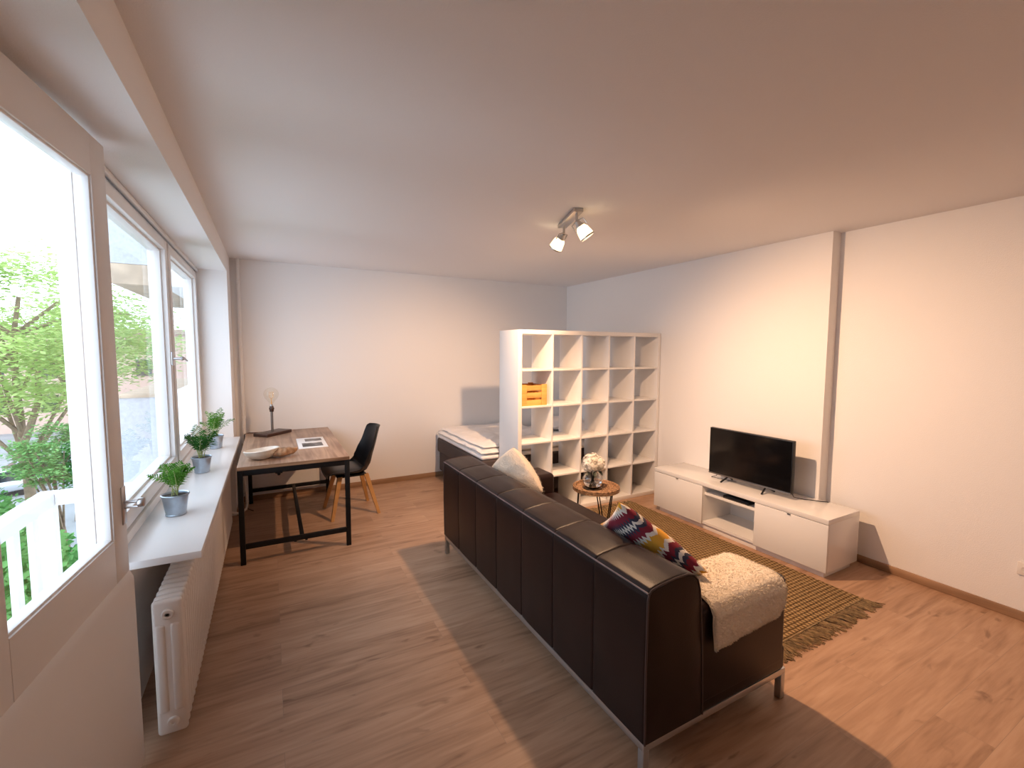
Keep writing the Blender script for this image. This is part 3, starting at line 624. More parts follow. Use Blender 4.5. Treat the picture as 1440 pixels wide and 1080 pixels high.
# cushions
def cushion(name, label, cat, m, cen, ew, eh, w, h, th, seed, ear=0.16, sq=0.0):
    ew = Vector(ew).normalized(); eh = Vector(eh); eh = (eh - ew * eh.dot(ew)).normalized(); en = ew.cross(eh)
    mb = MB()
    def fn(sg):
        def g(u, v):
            a, c = u * 2 - 1, v * 2 - 1
            x = w / 2 * a * (1 - ear * 0.45 * (1 - c * c) * a * a); y = h / 2 * c * (1 - ear * 0.45 * (1 - a * a) * c * c)
            e = ((1 - a * a) * (1 - c * c)); z = sg * th / 2 * max(0, e) ** 0.42
            z += 0.010 * noise.noise((a * 2.2 + seed, c * 2.2, seed)) * min(1, e * 3)
            x *= math.sqrt(1 - sq * c * c); y *= math.sqrt(1 - sq * a * a)
            return (x, y, z)
        return g
    mb.grid(fn(1), 40, 40); mb.grid(fn(-1), 40, 40, flip=True)
    o = mb.build(name, m, rel=False, ang=80, weld=True)
    o.matrix_world = Matrix(((ew.x, eh.x, en.x, cen[0]), (ew.y, eh.y, en.y, cen[1]), (ew.z, eh.z, en.z, cen[2]), (0, 0, 0, 1)))
    return tag(o, label, cat)
A_, B_, C_ = Vector((1.562, 1.871, 0.675)), Vector((1.423, 1.571, 0.911)), Vector((1.652, 1.272, 0.664))
cushion('patterned_cushion', 'patterned cushion in burgundy, white and yellow leaning on the sofa back', 'cushion', 'ikat', (B_ + C_) / 2 + (A_ - B_) * 0.5, C_ - B_, B_ - A_, 0.47, 0.42, 0.13, 3)
T_, R_, L_ = Vector((1.59, 2.88, 0.865)), Vector((1.68, 2.55, 0.56)), Vector((1.44, 3.22, 0.66))
cr = cushion('cream_cushion', 'fluffy cream cushion at the shelf end of the sofa', 'cushion', 'cream', (R_ + L_) / 2 + Vector((0, 0, 0.015)), R_ - T_, T_ - L_, 0.46, 0.46, 0.17, 8, 0.0, 0.25)
tu = MB(); rnd = random.Random(15)
for q in cr.data.vertices:
    for k in range(3):
        d_ = (q.normal + Vector((rnd.gauss(0, .7), rnd.gauss(0, .7), rnd.gauss(0, .7)))).normalized(); w_ = d_.orthogonal().normalized() * 0.0018; l_ = rnd.uniform(0.006, 0.013)
        p = q.co + Vector((rnd.gauss(0, .004), rnd.gauss(0, .004), 0)); tu.add([(p - w_)[:], (p + w_)[:], (p + d_ * l_)[:]], [(0, 1, 2)])
tag(tu.build('fleece_pile', 'cream', cr, rel=False, smooth=False), kind='stuff')

# sheepskin over the near armrest
def path_at(s):   # arc length along (y, z) from inner top to the hanging hem
    P = [(1.432, 0.560), (1.405, 0.604), (1.36, 0.609), (1.20, 0.609), (1.160, 0.598), (1.137, 0.565), (1.132, 0.50), (1.130, 0.425)]
    ln = [0]
    for a, b_ in zip(P[:-1], P[1:]): ln.append(ln[-1] + math.hypot(a[0] - b_[0], a[1] - b_[1]))
    d_ = s * ln[-1]
    for i in range(len(P) - 1):
        if d_ <= ln[i + 1] + 1e-9:
            t = (d_ - ln[i]) / (ln[i + 1] - ln[i]); return (P[i][0] * (1 - t) + P[i + 1][0] * t, P[i][1] * (1 - t) + P[i + 1][1] * t)
def sk(u, v):
    sl_ = 0.018 * noise.noise((v * 3.1, 2.0, 0)) ; sr_ = 0.012 * noise.noise((v * 3.3, 7.0, 0))
    rnd_ = 0.03 * max(0, (v - 0.85) / 0.15) ** 2
    x0 = 1.535 + sl_ + 0.03 * max(0, 0.35 - v) ; x1 = 2.008 + 0.5 * sr_ - rnd_ + 0.02 * max(0, v - 0.4)
    x = x0 + (x1 - x0) * u
    hem = 1.0 - 0.07 * u - 0.03 * noise.noise((u * 4, 1.0, 3.0)) - 0.10 * max(0, (u - 0.86) / 0.14) ** 2
    y, z = path_at(min(1, v * hem)); return x, y, z
def skn(u, v):
    a = Vector(sk(u, max(0, v - 0.01))); b_ = Vector(sk(u, min(1, v + 0.01))); d_ = b_ - a; n_ = Vector((0, d_.z, -d_.y)).normalized()
    return n_ if n_.dot(Vector((0, -0.4, 1))) > 0 else -n_
def sktop(u, v):
    p = Vector(sk(u, v)); e = min(1, 14 * min(u, 1 - u), 14 * min(v + 0.02, 1 - v)); t = 0.004 + 0.014 * max(0, e) ** 0.5 + 0.002 * noise.noise((p.x * 22, p.y * 22, p.z * 22))
    x, y, z = p
    r_ = 0.03
    return (p + skn(u, v) * t)
r = thing('sheepskin', 'white sheepskin throw draped over the near sofa arm', 'throw', (1.80, 1.13, 0.40))
s = MB(); s.grid(lambda u, v: sktop(u, v)[:], 70, 80); s.grid(lambda u, v: (Vector(sk(u, v)) + skn(u, v) * 0.001)[:], 70, 80, flip=True)
nn = 70 * 80
for j in range(79):
    for i in (0, 69): a = i * 80 + j; s.f.append((a, a + 1, a + 1 + nn, a + nn))
for i in range(69):
    for j in (0, 79): a = i * 80 + j; s.f.append((a, a + 80, a + 80 + nn, a + nn))
s.build('hide', 'fleece', r, ang=80)
tu = MB(); rnd = random.Random(5)
for i in range(14000):
    u, v = rnd.random(), rnd.random()
    if i % 4 == 0: (u, v) = rnd.choice([(rnd.random() * 0.02, v), (1 - rnd.random() * 0.02, v), (u, 1 - rnd.random() * 0.02)])
    p = sktop(u, v); n_ = skn(u, v); d_ = (n_ * 0.6 + Vector((rnd.gauss(0, 0.5), rnd.gauss(0, 0.4), rnd.gauss(0, 0.4)))).normalized(); l_ = rnd.uniform(0.005, 0.011); w_ = d_.orthogonal().normalized() * 0.002
    tu.add([(p - w_)[:], (p + w_)[:], (p + d_ * l_)[:]], [(0, 1, 2)])
tag(tu.build('fleece_pile', 'fleece', r, smooth=False), kind='stuff')

# ------------------------------------------------------------------ rug
r = thing('jute_rug', 'braided natural jute rug with fringed ends under the sofa and side table', 'rug', (2.55, 2.45, 0))
RX_0, RX_1, RY0, RY1 = 1.72, 3.385, 1.405, 3.50
rg = MB(); rg.grid(lambda u, v: (RX_0 + (RX_1 - RX_0) * u + 0.012 * noise.noise((v * 3, 0, 1)) * (1 if u > 0.5 else 0), RY0 + (RY1 - RY0) * v - 0.03 * (1 - u) * (1 - v), 0.0085 + 0.0012 * noise.noise((u * 20, v * 20, 0))), 50, 60)
rg.grid(lambda u, v: (RX_0 + (RX_1 - RX_0) * u, RY0 + (RY1 - RY0) * v - 0.03 * (1 - u) * (1 - v), 0.0005), 2, 2, flip=True)
rb = rg.build('rug_body', 'jute', r)
for sgn in (0, 1):
    hb = MB(); hb.tube([(RX_0 + (RX_1 - RX_0) * i / 30, (RY0 - 0.03 * (1 - i / 30)) if sgn == 0 else RY1, 0.0075) for i in range(31)], 0.0065, 8); hb.build('binding', 'fringe', r)
for end in (0, 1):
    fg = MB(); rnd = random.Random(40 + end); n_ = 78
    for i in range(n_):
        x = RX_0 + (RX_1 - RX_0) * (i + 0.5) / n_; yb = (RY0 - 0.03 * (1 - (i + .5) / n_)) if end == 0 else RY1; sy = -1 if end == 0 else 1
        lean = 0.028 + rnd.gauss(0, 0.022); ln_ = rnd.uniform(0.075, 0.115)
        for k in range(7):
            ox = rnd.gauss(0, 0.0045); fx = lean + rnd.gauss(0, 0.012); l2 = ln_ * rnd.uniform(0.8, 1.1)
            fg.tube([(x + ox * 0.4, yb, 0.007), (x + ox + fx * 0.35, yb + sy * l2 * 0.4, 0.009 + rnd.random() * 0.006), (x + ox * 1.6 + fx * 0.8, yb + sy * l2 * 0.75, 0.006 + rnd.random() * 0.004), (x + ox * 2 + fx * 1.25, yb + sy * l2, 0.0035)], 0.0022, 5)
    fg.build('fringe', 'fringe', r)

# ------------------------------------------------------------------ side table, vase, flowers
TX, TY, TZ = 2.475, 3.04, 0.455
r = thing('side_table', 'round rattan tray side table with black hairpin legs', 'side table', (TX, TY, 0))
t = MB(); t.lathe([(0.0, 0.0), (0.178, 0.0), (0.190, 0.006), (0.195, 0.02), (0.195, 0.034), (0.188, 0.044), (0.178, 0.042), (0.172, 0.024), (0.10, 0.022), (0.0, 0.022)], (TX, TY, TZ - 0.042), 56); ttp = t.build('tray', 'rattan', r)
w = MB(); rnd = random.Random(9)
for q in range(3):
    zz = TZ - 0.034 + 0.013 * q
    w.tube([(TX + (0.1955 + 0.0035 * (i % 2)) * math.cos(2 * PI * i / 72), TY + (0.1955 + 0.0035 * (i % 2)) * math.sin(2 * PI * i / 72), zz + 0.003 * math.sin(i * PI + q)) for i in range(73)], 0.0055, 6)
for i in range(1, 9):
    rr = 0.02 * i
    w.tube([(TX + rr * math.cos(2 * PI * j / 48), TY + rr * math.sin(2 * PI * j / 48), TZ - 0.0195 + 0.0025 * math.sin(j * PI / 1.5 + i)) for j in range(49)], 0.0045, 5)
w.build('weave', 'rattan', ttp)
for a in (math.radians(20), math.radians(140), math.radians(260)):
    m = MB(); c_, s_ = math.cos(a), math.sin(a); tx, ty = -s_, c_
    f0 = Vector((TX + 0.168 * c_, TY + 0.168 * s_, 0.009))
    p = []
    for sg in (-1, 1):
        top = Vector((TX + 0.150 * c_ + sg * 0.074 * tx, TY + 0.150 * s_ + sg * 0.074 * ty, TZ - 0.042)); bot = f0 + Vector((sg * 0.010 * tx, sg * 0.010 * ty, 0.012))
        p.append((top, bot))
    m.tube([p[0][0], p[0][1], f0 - Vector((0, 0, 0.001)), p[1][1], p[1][0]], 0.0052, 8)
    m.build('hairpin_leg', 'black', r)
VX, VY, VZ = TX - 0.055, TY - 0.02, TZ - 0.012
r = thing('glass_vase', 'round clear glass vase on the rattan side table', 'vase', (VX, VY, VZ))
vp = [(0.0, 0.0), (0.040, 0.0), (0.058, 0.008), (0.078, 0.030), (0.087, 0.060), (0.084, 0.090), (0.070, 0.118), (0.052, 0.134), (0.049, 0.146), (0.053, 0.154), (0.050, 0.154), (0.046, 0.146), (0.049, 0.134), (0.067, 0.116), (0.081, 0.089), (0.084, 0.060), (0.075, 0.032), (0.055, 0.011), (0.0, 0.006)]
MB().lathe(vp, (VX, VY, VZ), 48).build('vase_body', 'vaseg', r, ang=60)
MB().lathe([(0.0, 0.008), (0.053, 0.013), (0.073, 0.034), (0.0805, 0.058), (0.0, 0.060)], (VX, VY, VZ), 40).build('water', 'waterm', r, ang=60)
r = thing('flower_bouquet', 'white hydrangea bouquet in the glass vase', 'flowers', (VX, VY, VZ + 0.03))
rnd = random.Random(12); sm = MB()
for i in range(9):
    a = i * 0.7; sm.tube([(VX + 0.025 * math.cos(a + 2), VY + 0.025 * math.sin(a + 2), VZ + 0.016), (VX + 0.012 * math.cos(a), VY + 0.012 * math.sin(a), VZ + 0.10), (VX + 0.03 * math.cos(a), VY + 0.03 * math.sin(a), VZ + 0.19)], 0.0032, 6)
sm.build('stems', 'vleaf', r)
for (ox, oy, oz, rr) in ((-0.045, -0.02, 0.205, 0.062), (0.03, -0.03, 0.215, 0.062), (0.0, 0.045, 0.225, 0.060), (-0.005, -0.005, 0.245, 0.060), (0.055, 0.01, 0.190, 0.05)):
    bl = MB(); c = Vector((VX + ox, VY + oy, VZ + oz)); bl.ball(c, rr * 0.72, 14, 10)
    for i in range(120):
        d_ = Vector((rnd.gauss(0, 1), rnd.gauss(0, 1), rnd.gauss(0.15, 1))).normalized(); p = c + d_ * rr * rnd.uniform(0.86, 1.05); t_ = d_.orthogonal().normalized(); b_ = d_.cross(t_); ph = rnd.random() * PI
        for q in range(4):
            a = ph + q * PI / 2; e1 = t_ * math.cos(a) + b_ * math.sin(a); e2 = -t_ * math.sin(a) + b_ * math.cos(a); L_ = 0.0135
            bl.add([p[:], (p + e1 * L_ * 0.6 + e2 * L_ * 0.45 + d_ * 0.003)[:], (p + e1 * L_ + d_ * 0.001)[:], (p + e1 * L_ * 0.6 - e2 * L_ * 0.45 + d_ * 0.003)[:]], [(0, 1, 2, 3)])
    bl.build('bloom', 'petal', r, smooth=False)
def leafshape(p0, d_, up, ln_, wd):
    d_ = d_.normalized(); s_ = d_.cross(up).normalized(); m = MB(); v = []; K = 9
    for i in range(K):
        t = i / (K - 1); w_ = wd * math.sin(PI * min(1, t * 0.98 + 0.02)) ** 0.8; c_ = p0 + d_ * ln_ * t + up * (-0.25 * ln_ * t * t)
        v += [(c_ - s_ * w_ + up * 0.004)[:], c_[:], (c_ + s_ * w_ + up * 0.004)[:]]
    f_ = []
    for i in range(K - 1):
        a = 3 * i; f_ += [(a, a + 1, a + 4, a + 3), (a + 1, a + 2, a + 5, a + 4)]
    return m.add(v, f_)
for (ox, oy, oz, dx, dy, dz, ln_) in ((0.07, -0.02, 0.215, 1, -0.3, 0.5, 0.05), (0.075, 0.0, 0.20, 0.9, -0.5, -0.3, 0.042), (-0.03, -0.06, 0.165, -0.5, -0.8, -0.5, 0.06), (-0.06, -0.03, 0.16, -1, -0.3, -0.5, 0.055), (0.02, -0.05, 0.16, 0.2, -0.9, -0.4, 0.05)):
    leafshape(Vector((VX + ox, VY + oy, VZ + oz)), Vector((dx, dy, dz)), Vector((0, -0.3, 1)).normalized(), ln_, 0.016).build('leaf', 'vleaf', r)

# ------------------------------------------------------------------ TV bench, television, box, cables
TVX0, TVX1, TVY0, TVY1, TVH = 3.43, 3.855, 1.655, 3.285, 0.44
r = thing('tv_bench', 'long white low TV bench against the wall', 'TV bench', (3.64, 2.47, 0))
z0 = 0.05
MB().box(TVX0, TVX1, TVY0, TVY1, TVH - 0.036, TVH, 0.0015).build('top_panel', 'gloss', r)
MB().box(TVX0 + 0.02, TVX1, TVY0 + 0.001, TVY1 - 0.001, z0, z0 + 0.022).build('bottom_panel', 'gloss', r)
for y in (TVY0, TVY1 - 0.022): MB().box(TVX0 + 0.019, TVX1, y, y + 0.022, z0, TVH - 0.036, 0.001).build('side_panel', 'gloss', r)
for y in (2.185, 2.705): MB().box(TVX0 + 0.019, TVX1, y, y + 0.020, z0 + 0.022, TVH - 0.036, 0.001).build('partition', 'gloss', r)
MB().box(TVX1 - 0.015, TVX1 - 0.005, TVY0 + 0.022, TVY1 - 0.022, z0 + 0.022, 0.30).build('back_panel', 'gloss', r)
MB().box(TVX0 + 0.03, TVX1 - 0.02, 2.205, 2.705, 0.318, 0.338, 0.001).build('shelf', 'gloss', r)
MB().box(TVX0 + 0.035, TVX1 - 0.03, TVY0 + 0.03, TVY1 - 0.05, 0, z0, 0.001).build('plinth', 'gloss', r)
for y0, y1 in ((TVY0 + 0.001, 2.2035), (2.7065, TVY1 - 0.001)):
    dd = MB(); dd.box(TVX0, TVX0 + 0.018, y0, y1, z0, TVH - 0.040, 0.0012); dd = dd.build('door', 'gloss', r); yc = (y0 + y1) / 2
    MB().box(TVX0 - 0.006, TVX0 + 0.002, yc - 0.012, yc + 0.012, TVH - 0.048, TVH - 0.040, 0.001).build('handle', 'tvtrim', dd)
r = thing('television', 'black flat-screen television standing on the white TV bench', 'television', (3.63, 2.415, TVH))
ty0, ty1, tz0, tz1 = 2.030, 2.795, 0.487, 0.917
MB().box(3.622, 3.660, ty0, ty1, tz0, tz1, 0.004).build('casing', 'plastic', r)
MB().box(3.66, 3.70, ty0 + 0.12, ty1 - 0.12, tz0 + 0.02, tz0 + 0.26, 0.012).build('back_housing', 'plastic', r)
MB().box(3.6195, 3.6225, ty0 + 0.008, ty1 - 0.008, tz0 + 0.016, tz1 - 0.007).build('screen', 'screen', r, smooth=False)
MB().box(3.617, 3.624, ty0 + 0.002, ty1 - 0.002, tz0 - 0.002, tz0 + 0.010, 0.001).build('lower_bezel', 'tvtrim', r)
for y, sp in ((2.60, 1), (2.245, -1)):
    m = MB(); m.tube([(3.555, y + 0.05 * sp * 0.3, TVH + 0.004), (3.63, y, TVH + 0.045), (3.645, y, tz0 + 0.006)], 0.0075, 8); m.tube([(3.645, y, tz0 + 0.004), (3.725, y + 0.02 * sp, TVH + 0.005)], 0.0075, 8); m.build('foot', 'plastic', r)
cd = MB(); cd.tube([(3.68, 2.10, tz0 + 0.06), (3.70, 2.05, TVH + 0.01), (3.735, 1.99, TVH + 0.005), (3.77, 1.95, TVH + 0.005), (3.80, 1.90, TVH + 0.005), (3.835, 1.87, TVH + 0.005), (3.872, 1.85, TVH - 0.02)], 0.003, 6)
cd.tube([(3.68, 2.70, tz0 + 0.05), (3.66, 2.74, TVH + 0.02), (3.63, 2.77, TVH + 0.006), (3.66, 2.66, TVH + 0.004), (3.70, 2.56, TVH + 0.004)], 0.0025, 6)
cd.build('cable', 'plastic', r)
bx = thing('set_top_box', 'slim black media box on the open shelf of the TV bench', 'media box', (3.60, 2.42, 0.338))
MB().box(3.475, 3.60, 2.285, 2.53, 0.3385, 0.366, 0.008, 3).build('case', 'plastic', bx)
MB().box(3.4742, 3.476, 2.30, 2.515, 0.344, 0.348).build('front_slot', 'tvtrim', bx)
cb = MB(); cb.tube([(3.838, 2.62, 0.31), (3.835, 2.62, 0.26), (3.832, 2.625, 0.19)], 0.006, 8)
tag(cb.build('power_cable', 'cord', loc=(3.835, 2.62, 0.25)), 'short dark cable at the back of the open compartment in the TV bench', 'cable')
so = thing('wall_socket', 'white wall socket low on the long wall, near the skirting', 'socket', (XR, 0.83, 0.32))
MB().box(XR - 0.012, XR, 0.79, 0.87, 0.28, 0.36, 0.004).build('cover', 'plug', so)
MB().lathe([(0.020, 0), (0.020, 0.004), (0.0185, 0.003), (0, 0.002)], (XR - 0.012, 0.83, 0.32), 24, Matrix.Rotation(-PI / 2, 4, 'Y')).build('insert', 'plug', so)

# ------------------------------------------------------------------ ceiling spotlight
r = thing('ceiling_spotlight', 'nickel ceiling light with two lit spots on a bar', 'ceiling light', (1.87, 2.64, H))
ba = math.atan2(0.40, 0.14)
rot = Matrix.Translation((1.87, 2.635, 0)) @ Matrix.Rotation(ba, 4, 'Z')
MB().box(-0.205, 0.205, -0.033, 0.033, H - 0.026, H, 0.004, mtx=rot).build('bar', 'spotm', r)
SP = []
for (px_, py_, dr_) in ((1.812, 2.475, Vector((0.52, -0.26, -0.81))), (1.918, 2.775, Vector((-0.10, 0.70, -0.72)))):
    dr_ = dr_.normalized(); piv = Vector((px_, py_, H - 0.075))
    a = MB(); a.tube([(px_, py_, H - 0.026), piv], 0.009, 10)
    q = Vector((0, 0, 1)).rotation_difference(dr_).to_matrix().to_4x4()
    sd = (q @ Vector((1, 0, 0)))
    for sg in (-1, 1): a.tube([piv, piv + sd * sg * 0.045 + dr_ * 0.01, piv + sd * sg * 0.047 + dr_ * 0.05], 0.004, 6)
    a.build('yoke', 'spotm', r)
    cpb = MB(); cpb.lathe([(0.0, 0.0), (0.017, 0.002), (0.021, 0.02), (0.030, 0.034), (0.030, 0.040), (0.0, 0.040)], piv + dr_ * 0.004, 28, q); h_ = cpb.build('head', 'spotm', r)
    hd = MB(); hd.lathe([(0.028, 0.040), (0.041, 0.060), (0.047, 0.095), (0.050, 0.122), (0.046, 0.122), (0.042, 0.095), (0.036, 0.062), (0.022, 0.044)], piv + dr_ * 0.004, 32, q, cap=False); hd.build('glass_shade', 'shade', h_)
    rg_ = MB(); rg_.lathe([(0.0515, 0.116), (0.0525, 0.120), (0.0515, 0.126), (0.047, 0.126), (0.0465, 0.118)], piv + dr_ * 0.004, 32, q, cap=False); rg_.build('rim', 'spotm', h_)
    bu = MB(); bu.lathe([(0.012, 0.041), (0.020, 0.065), (0.034, 0.088), (0.036, 0.098), (0.026, 0.108), (0.0, 0.112)], piv + dr_ * 0.004, 24, q); bu.build('bulb', 'bulb', h_)
    SP.append((piv + dr_ * 0.155, dr_))

# ------------------------------------------------------------------ outside: balcony, neighbour, street, trees
RLX, RLY, RLZ = -1.20, 3.62, 0.772
struct('balcony_floor', MB().box(-1.32, XO, 0.4, RLY + 0.04, -0.30, -0.12), 'tan', 'concrete balcony floor outside the door', 'balcony floor', smooth=False)
r = thing('balcony_railing', 'white slatted balcony railing outside the door', 'railing', (RLX, 2.4, -0.12))
MB().box(RLX - 0.045, RLX + 0.045, 0.5, RLY + 0.045, RLZ - 0.075, RLZ, 0.006).build('handrail', 'out', r)
MB().box(RLX + 0.045, XO, RLY - 0.045, RLY + 0.045, RLZ - 0.075, RLZ, 0.006).build('return_rail', 'out', r)
MB().box(RLX - 0.035, RLX + 0.035, RLY - 0.035, RLY + 0.035, -0.12, RLZ - 0.075, 0.004).build('corner_post', 'out', r)
MB().box(RLX - 0.02, RLX + 0.02, 0.5, RLY - 0.035, -0.06, 0.0, 0.004).build('bottom_rail', 'out', r)
for i in range(11): 
    y = RLY - 0.205 - 0.215 * i; MB().box(RLX - 0.014, RLX + 0.014, y - 0.034, y + 0.034, -0.10, RLZ - 0.075, 0.003).build('baluster', 'out', r)
r = thing('neighbouring_balcony', 'grey roughcast balcony with tan ledges projecting beyond the window', 'balcony', (-1.1, 7, -6.5))
MB().box(-1.40, -0.98, 6.0, 9.0, -6.5, 1.115).build('lower_parapet', 'render', r, smooth=False)
MB().box(-1.42, -0.98, 5.98, 9.0, 1.115, 1.15, 0.005).build('ledge', 'tan', r)
MB().box(-1.40, -0.98, 6.0, 9.0, 2.50, 4.2).build('upper_parapet', 'render', r, smooth=False)
MB().box(-1.40, -0.98, 6.0, 9.0, 2.29, 2.50, 0.01).build('slab', 'tan', r)
for z0, z1 in ((-6.5, 1.15), (2.29, 4.2)): MB().box(-0.98, -0.75, 5.97, 9.0, z0, z1).build('white_pier', 'out', r, smooth=False)
g = MB().box(-60, 30, 3.0, 90, -6.8, -6.5); struct('ground', g, 'asphalt', 'grey asphalt street far below the balcony', 'street', smooth=False)
g = MB().box(-9.5, -2.5, 6.5, 24.0, -6.5, -6.42); struct('lawn', g, 'lawn', 'strip of lawn in front of the house', 'lawn', smooth=False)
r = thing('house', 'pale pink house across the street behind the tree', 'house', (-24, 62, -6.5))
MB().box(-44, -8, 60, 72, -6.5, 3.2).build('facade', 'facade', r, smooth=False)
MB().prism([(-45, 59.5), (-7, 59.5), (-7, 72.5), (-45, 72.5)], 3.2, 3.7).build('roof', 'tan', r, smooth=False)
for i in range(9):
    for zz in (-4.6, -1.2): w_ = MB(); x = -42 + 3.7 * i; w_.box(x, x + 1.3, 59.93, 60.05, zz, zz + 1.7); w_.build('window', 'carg', r, smooth=False)

def tree(name, label, base, crown, rad, m, n_leaf, lsize, seed, tr=0.16, fork=None, group=None):
    rnd = random.Random(seed); r = thing(name, label, 'tree', base, group)
    bx_, by_, bz_ = base; cx_, cy_, cz_ = crown; k = MB()
    top = Vector((cx_, cy_, cz_ + rad[2] * 0.5))
    tr_pts = [Vector(base).lerp(Vector((cx_, cy_, cz_)), t) + Vector((0.12 * math.sin(t * 5), 0.1 * math.sin(t * 4), 0)) for t in [i / 10 for i in range(11)]] + [top]
    k.tube(tr_pts, tr, 12, tr * 0.25)
    for i in range(14):
        p = tr_pts[rnd.randint(6, 10)]; a = rnd.random() * 2 * PI; e_ = Vector((cx_ + rad[0] * 0.85 * math.cos(a), cy_ + rad[1] * 0.85 * math.sin(a), cz_ + rad[2] * rnd.uniform(-0.3, 0.8)))
        mid = p.lerp(e_, 0.5) + Vector((0, 0, 0.25)); k.tube([p, p.lerp(mid, 0.5), mid, mid.lerp(e_, 0.5) + Vector((0, 0, .08)), e_], tr * 0.32, 7, 0.012)
    if fork: k.tube([Vector(q) for q in fork], tr * 0.55, 9, tr * 0.3)
    k.build('trunk', 'trunk', r)
    fo = MB(); clumps = []
    for i in range(90):
        while True:
            d_ = Vector((rnd.uniform(-1, 1), rnd.uniform(-1, 1), rnd.uniform(-1, 1)))
            if d_.length < 1: break
        d_ = d_ * (0.55 + 0.45 * d_.length) / max(d_.length, 0.2) * min(1, d_.length + 0.25)
        clumps.append((Vector((cx_ + d_.x * rad[0], cy_ + d_.y * rad[1], cz_ + d_.z * rad[2])), rnd.uniform(0.10, 0.24) * rad[0]))
    for i in range(n_leaf):
        c, q = clumps[rnd.randrange(len(clumps))]
        p = c + Vector((rnd.gauss(0, q), rnd.gauss(0, q), rnd.gauss(0, q * 0.35)))
        a = rnd.random() * 2 * PI; u = Vector((math.cos(a), math.sin(a), rnd.uniform(-0.5, 0.15))).normalized(); s_ = u.cross(Vector((rnd.gauss(0, .35), rnd.gauss(0, .35), 1))).normalized(); l_ = lsize * rnd.uniform(0.6, 1.3); w_ = l_ * 0.22
        fo.add([p[:], (p + u * l_ * 0.5 + s_ * w_)[:], (p + u * l_)[:], (p + u * l_ * 0.5 - s_ * w_)[:]], [(0, 1, 2, 3)])
    fo.build('crown', m, r, smooth=False); return r
tree('street_tree', 'tall feathery light green tree with a forked trunk outside the balcony', (-5.95, 16.2, -6.5), (-5.55, 16.0, 1.95), (2.9, 2.2, 1.95), 'tree', 17000, 0.17, 2, 0.17,
     [(-5.85, 16.1, -1.2), (-5.55, 15.9, -0.6), (-5.25, 15.8, 0.3), (-5.2, 15.7, 1.2)])
tree('street_tree', 'light green tree seen through the casement window', (-8.2, 28.0, -6.5), (-8.2, 28.0, 1.9), (2.3, 2.6, 2.3), 'tree', 14000, 0.22, 5, 0.2)
tree('ornamental_tree', 'small round dark green tree behind the balcony railing', (-4.25, 13.6, -6.5), (-4.2, 13.5, -0.75), (0.75, 0.75, 0.72), 'tree2', 9000, 0.10, 8, 0.07)
def shrub(label, c, rad, n_, seed):
    rnd = random.Random(seed); r = thing('shrub', label, 'shrub', (c[0], c[1], -6.45), 'shrubs below the balcony')
    k = MB()
    for i in range(9):
        a = i * 0.7; k.tube([(c[0] + 0.1 * math.cos(a), c[1] + 0.1 * math.sin(a), -6.45), (c[0] + rad[0] * 0.4 * math.cos(a), c[1] + rad[1] * 0.4 * math.sin(a), c[2])], 0.04, 6, 0.015)
    k.build('stems', 'trunk', r)
    fo = MB()
    for i in range(n_):
        d_ = Vector((rnd.gauss(0, 1), rnd.gauss(0, 1), rnd.gauss(0, 1))).normalized() * rnd.uniform(0.55, 1.0) ** 0.6
        d_ = d_ * (1 + 0.25 * noise.noise(d_ * 3 + Vector((seed, 0, 0))))
        p = Vector((c[0] + d_.x * rad[0], c[1] + d_.y * rad[1], c[2] + d_.z * rad[2])); u = Vector((rnd.gauss(0, 1), rnd.gauss(0, 1), rnd.gauss(0, .6))).normalized(); s_ = u.orthogonal().normalized(); l_ = rnd.uniform(0.07, 0.15); w_ = l_ * 0.33
        fo.add([p[:], (p + u * l_ * 0.5 + s_ * w_)[:], (p + u * l_)[:], (p + u * l_ * 0.5 - s_ * w_)[:]], [(0, 1, 2, 3)])
    fo.build('foliage', 'tree2', r, smooth=False)
shrub('broad green shrub seen between the white balusters', (-3.1, 7.6, -2.6), (1.1, 1.2, 2.0), 12000, 3)
shrub('green shrub rising just above the white handrail, beside the tree trunk', (-5.7, 12.8, -3.2), (1.5, 1.2, 2.3), 12000, 6)
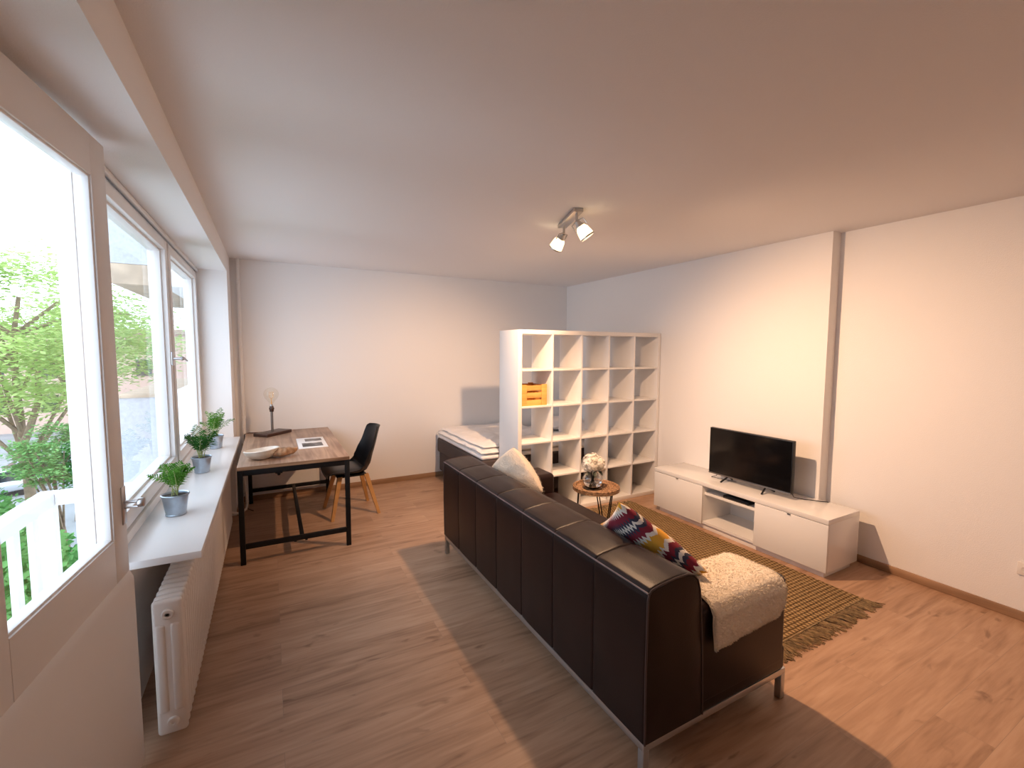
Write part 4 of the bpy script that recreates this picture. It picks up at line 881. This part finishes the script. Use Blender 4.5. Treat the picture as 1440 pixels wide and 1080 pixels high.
def car(label, x, y, rz, group='parked cars'):
    r = thing('car', label, 'car', (x, y, -6.5), group); r.rotation_euler = (0, 0, rz)
    def sec(t):   # half width, bottom, top along the length
        return t
    b = MB(); P = [(-2.1, 0.32, 0.62, 0.74), (-2.0, 0.28, 0.80, 0.82), (-1.0, 0.25, 0.90, 0.86), (-0.9, 0.25, 0.93, 0.86), (1.3, 0.25, 0.95, 0.86), (2.0, 0.28, 0.86, 0.80), (2.1, 0.34, 0.62, 0.72)]
    def bf(u, v):
        x_, z0_, z1_, w_ = lerp_list(P, u); a = 2 * PI * v; c_, s_ = math.cos(a), math.sin(a); sp = lambda q: math.copysign(abs(q) ** 0.4, q)
        return (x_, w_ * sp(c_), (z0_ + z1_) / 2 + (z1_ - z0_) / 2 * sp(s_))
    b.grid(bf, 20, 25); b.add([bf(0, i / 24) for i in range(24)], [tuple(range(24))]); b.add([bf(1, i / 24) for i in range(24)], [tuple(range(24))]); b.build('body', 'carp', r, rel=False)
    g_ = MB(); P2 = [(-1.05, 0.88, 0.91, 0.74), (-0.35, 0.88, 1.38, 0.62), (0.9, 0.88, 1.40, 0.62), (1.6, 0.88, 0.95, 0.72)]
    def gf(u, v):
        x_, z0_, z1_, w_ = lerp_list(P2, u); q = v * 5; pts_ = [(-0.78, z0_), (-w_, z1_ - 0.04), (-w_ + .1, z1_), (w_ - .1, z1_), (w_, z1_ - 0.04), (0.78, z0_)]; y_, z_ = lerp_list(pts_, v); return (x_, y_, z_)
    g_.grid(gf, 4, 6); g_.build('windows', 'carg', r, rel=False)
    rf = MB(); rf.box(-0.33, 0.9, -0.56, 0.56, 1.375, 1.42, 0.015); rf.build('roof', 'carp', r, rel=False)
    for sx in (-1.35, 1.35):
        for sy in (-0.78, 0.60): MB().lathe([(0.0, 0), (0.2, 0), (0.31, 0.01), (0.32, 0.09), (0.31, 0.18), (0, 0.18)], (sx, sy + 0.18, 0.32), 20, Matrix.Rotation(PI / 2, 4, 'X')).build('wheel', 'tyre', r, rel=False)
car('silver car parked in the street, further along the kerb', -13.2, 37.2, 0.5); car('silver car parked in the street, nearer and cut by the trunk', -13.9, 34.4, 0.5)

# ------------------------------------------------------------------ light and camera
w = bpy.data.worlds.new('sky'); bpy.context.scene.world = w; w.use_nodes = True
bg = w.node_tree.nodes['Background']; bg.inputs[0].default_value = (0.74, 0.85, 1.0, 1); bg.inputs[1].default_value = 4.1
for i, (p, d_) in enumerate(SP):
    l = bpy.data.lights.new('halogen_spot', 'SPOT'); l.energy = (285, 190)[i]; l.color = (1.0, 0.60, 0.345); l.shadow_soft_size = 0.03; l.spot_size = math.radians((146, 108)[i]); l.spot_blend = (1.0, 0.9)[i]
    o = bpy.data.objects.new('halogen_spot', l); C.objects.link(o); o.location = p; o.rotation_mode = 'QUATERNION'; o.rotation_quaternion = Vector((0, 0, -1)).rotation_difference(d_)
for (y0, y1, z0, z1) in ((YW0, YN, SILLZ, ZSOF), (YD0, YD1, 0.9, ZSOF)):
    l = bpy.data.lights.new('daylight_portal', 'AREA'); l.shape = 'RECTANGLE'; l.size = y1 - y0; l.size_y = z1 - z0
    o = bpy.data.objects.new('daylight_portal', l); C.objects.link(o); o.location = (-0.70, (y0 + y1) / 2, (z0 + z1) / 2)
    pass
    # local -Z must look into the room (+X), local X along world Y
    o.rotation_euler = Matrix(((0, 0, -1), (1, 0, 0), (0, -1, 0))).to_euler()
    l.cycles.is_portal = True; o.visible_camera = True
f, yaw, pitch, roll, hc = 631.168, 0.49353, 0.07498, 0.00382, 1.628
cy, sy, cp_, sp_ = math.cos(yaw), math.sin(yaw), math.cos(pitch), math.sin(pitch)
fwd = Vector((sy * cp_, cy * cp_, -sp_)); rt = Vector((cy, -sy, 0)); up = rt.cross(fwd)
r2 = rt * math.cos(roll) + up * math.sin(roll); u2 = up * math.cos(roll) - rt * math.sin(roll)
cam = bpy.data.cameras.new('camera'); cam.sensor_width = 36; cam.lens = f / 1440 * 36; cam.clip_start = 0.05; cam.clip_end = 300
co = bpy.data.objects.new('camera', cam); C.objects.link(co)
co.matrix_world = Matrix(((r2.x, u2.x, -fwd.x, 0), (r2.y, u2.y, -fwd.y, 0), (r2.z, u2.z, -fwd.z, hc), (0, 0, 0, 1)))
sc = bpy.context.scene; sc.camera = co
sc.view_settings.view_transform = 'Standard'; sc.view_settings.look = 'None'; sc.view_settings.exposure = 0.0; sc.view_settings.gamma = 1.0; sc.view_settings.use_curve_mapping = False
sc.cycles.use_denoising = True; sc.cycles.max_bounces = 12; sc.cycles.diffuse_bounces = 6; sc.cycles.transparent_max_bounces = 24; sc.cycles.caustics_reflective = False; sc.cycles.caustics_refractive = False
sc.cycles.sample_clamp_indirect = 6.0
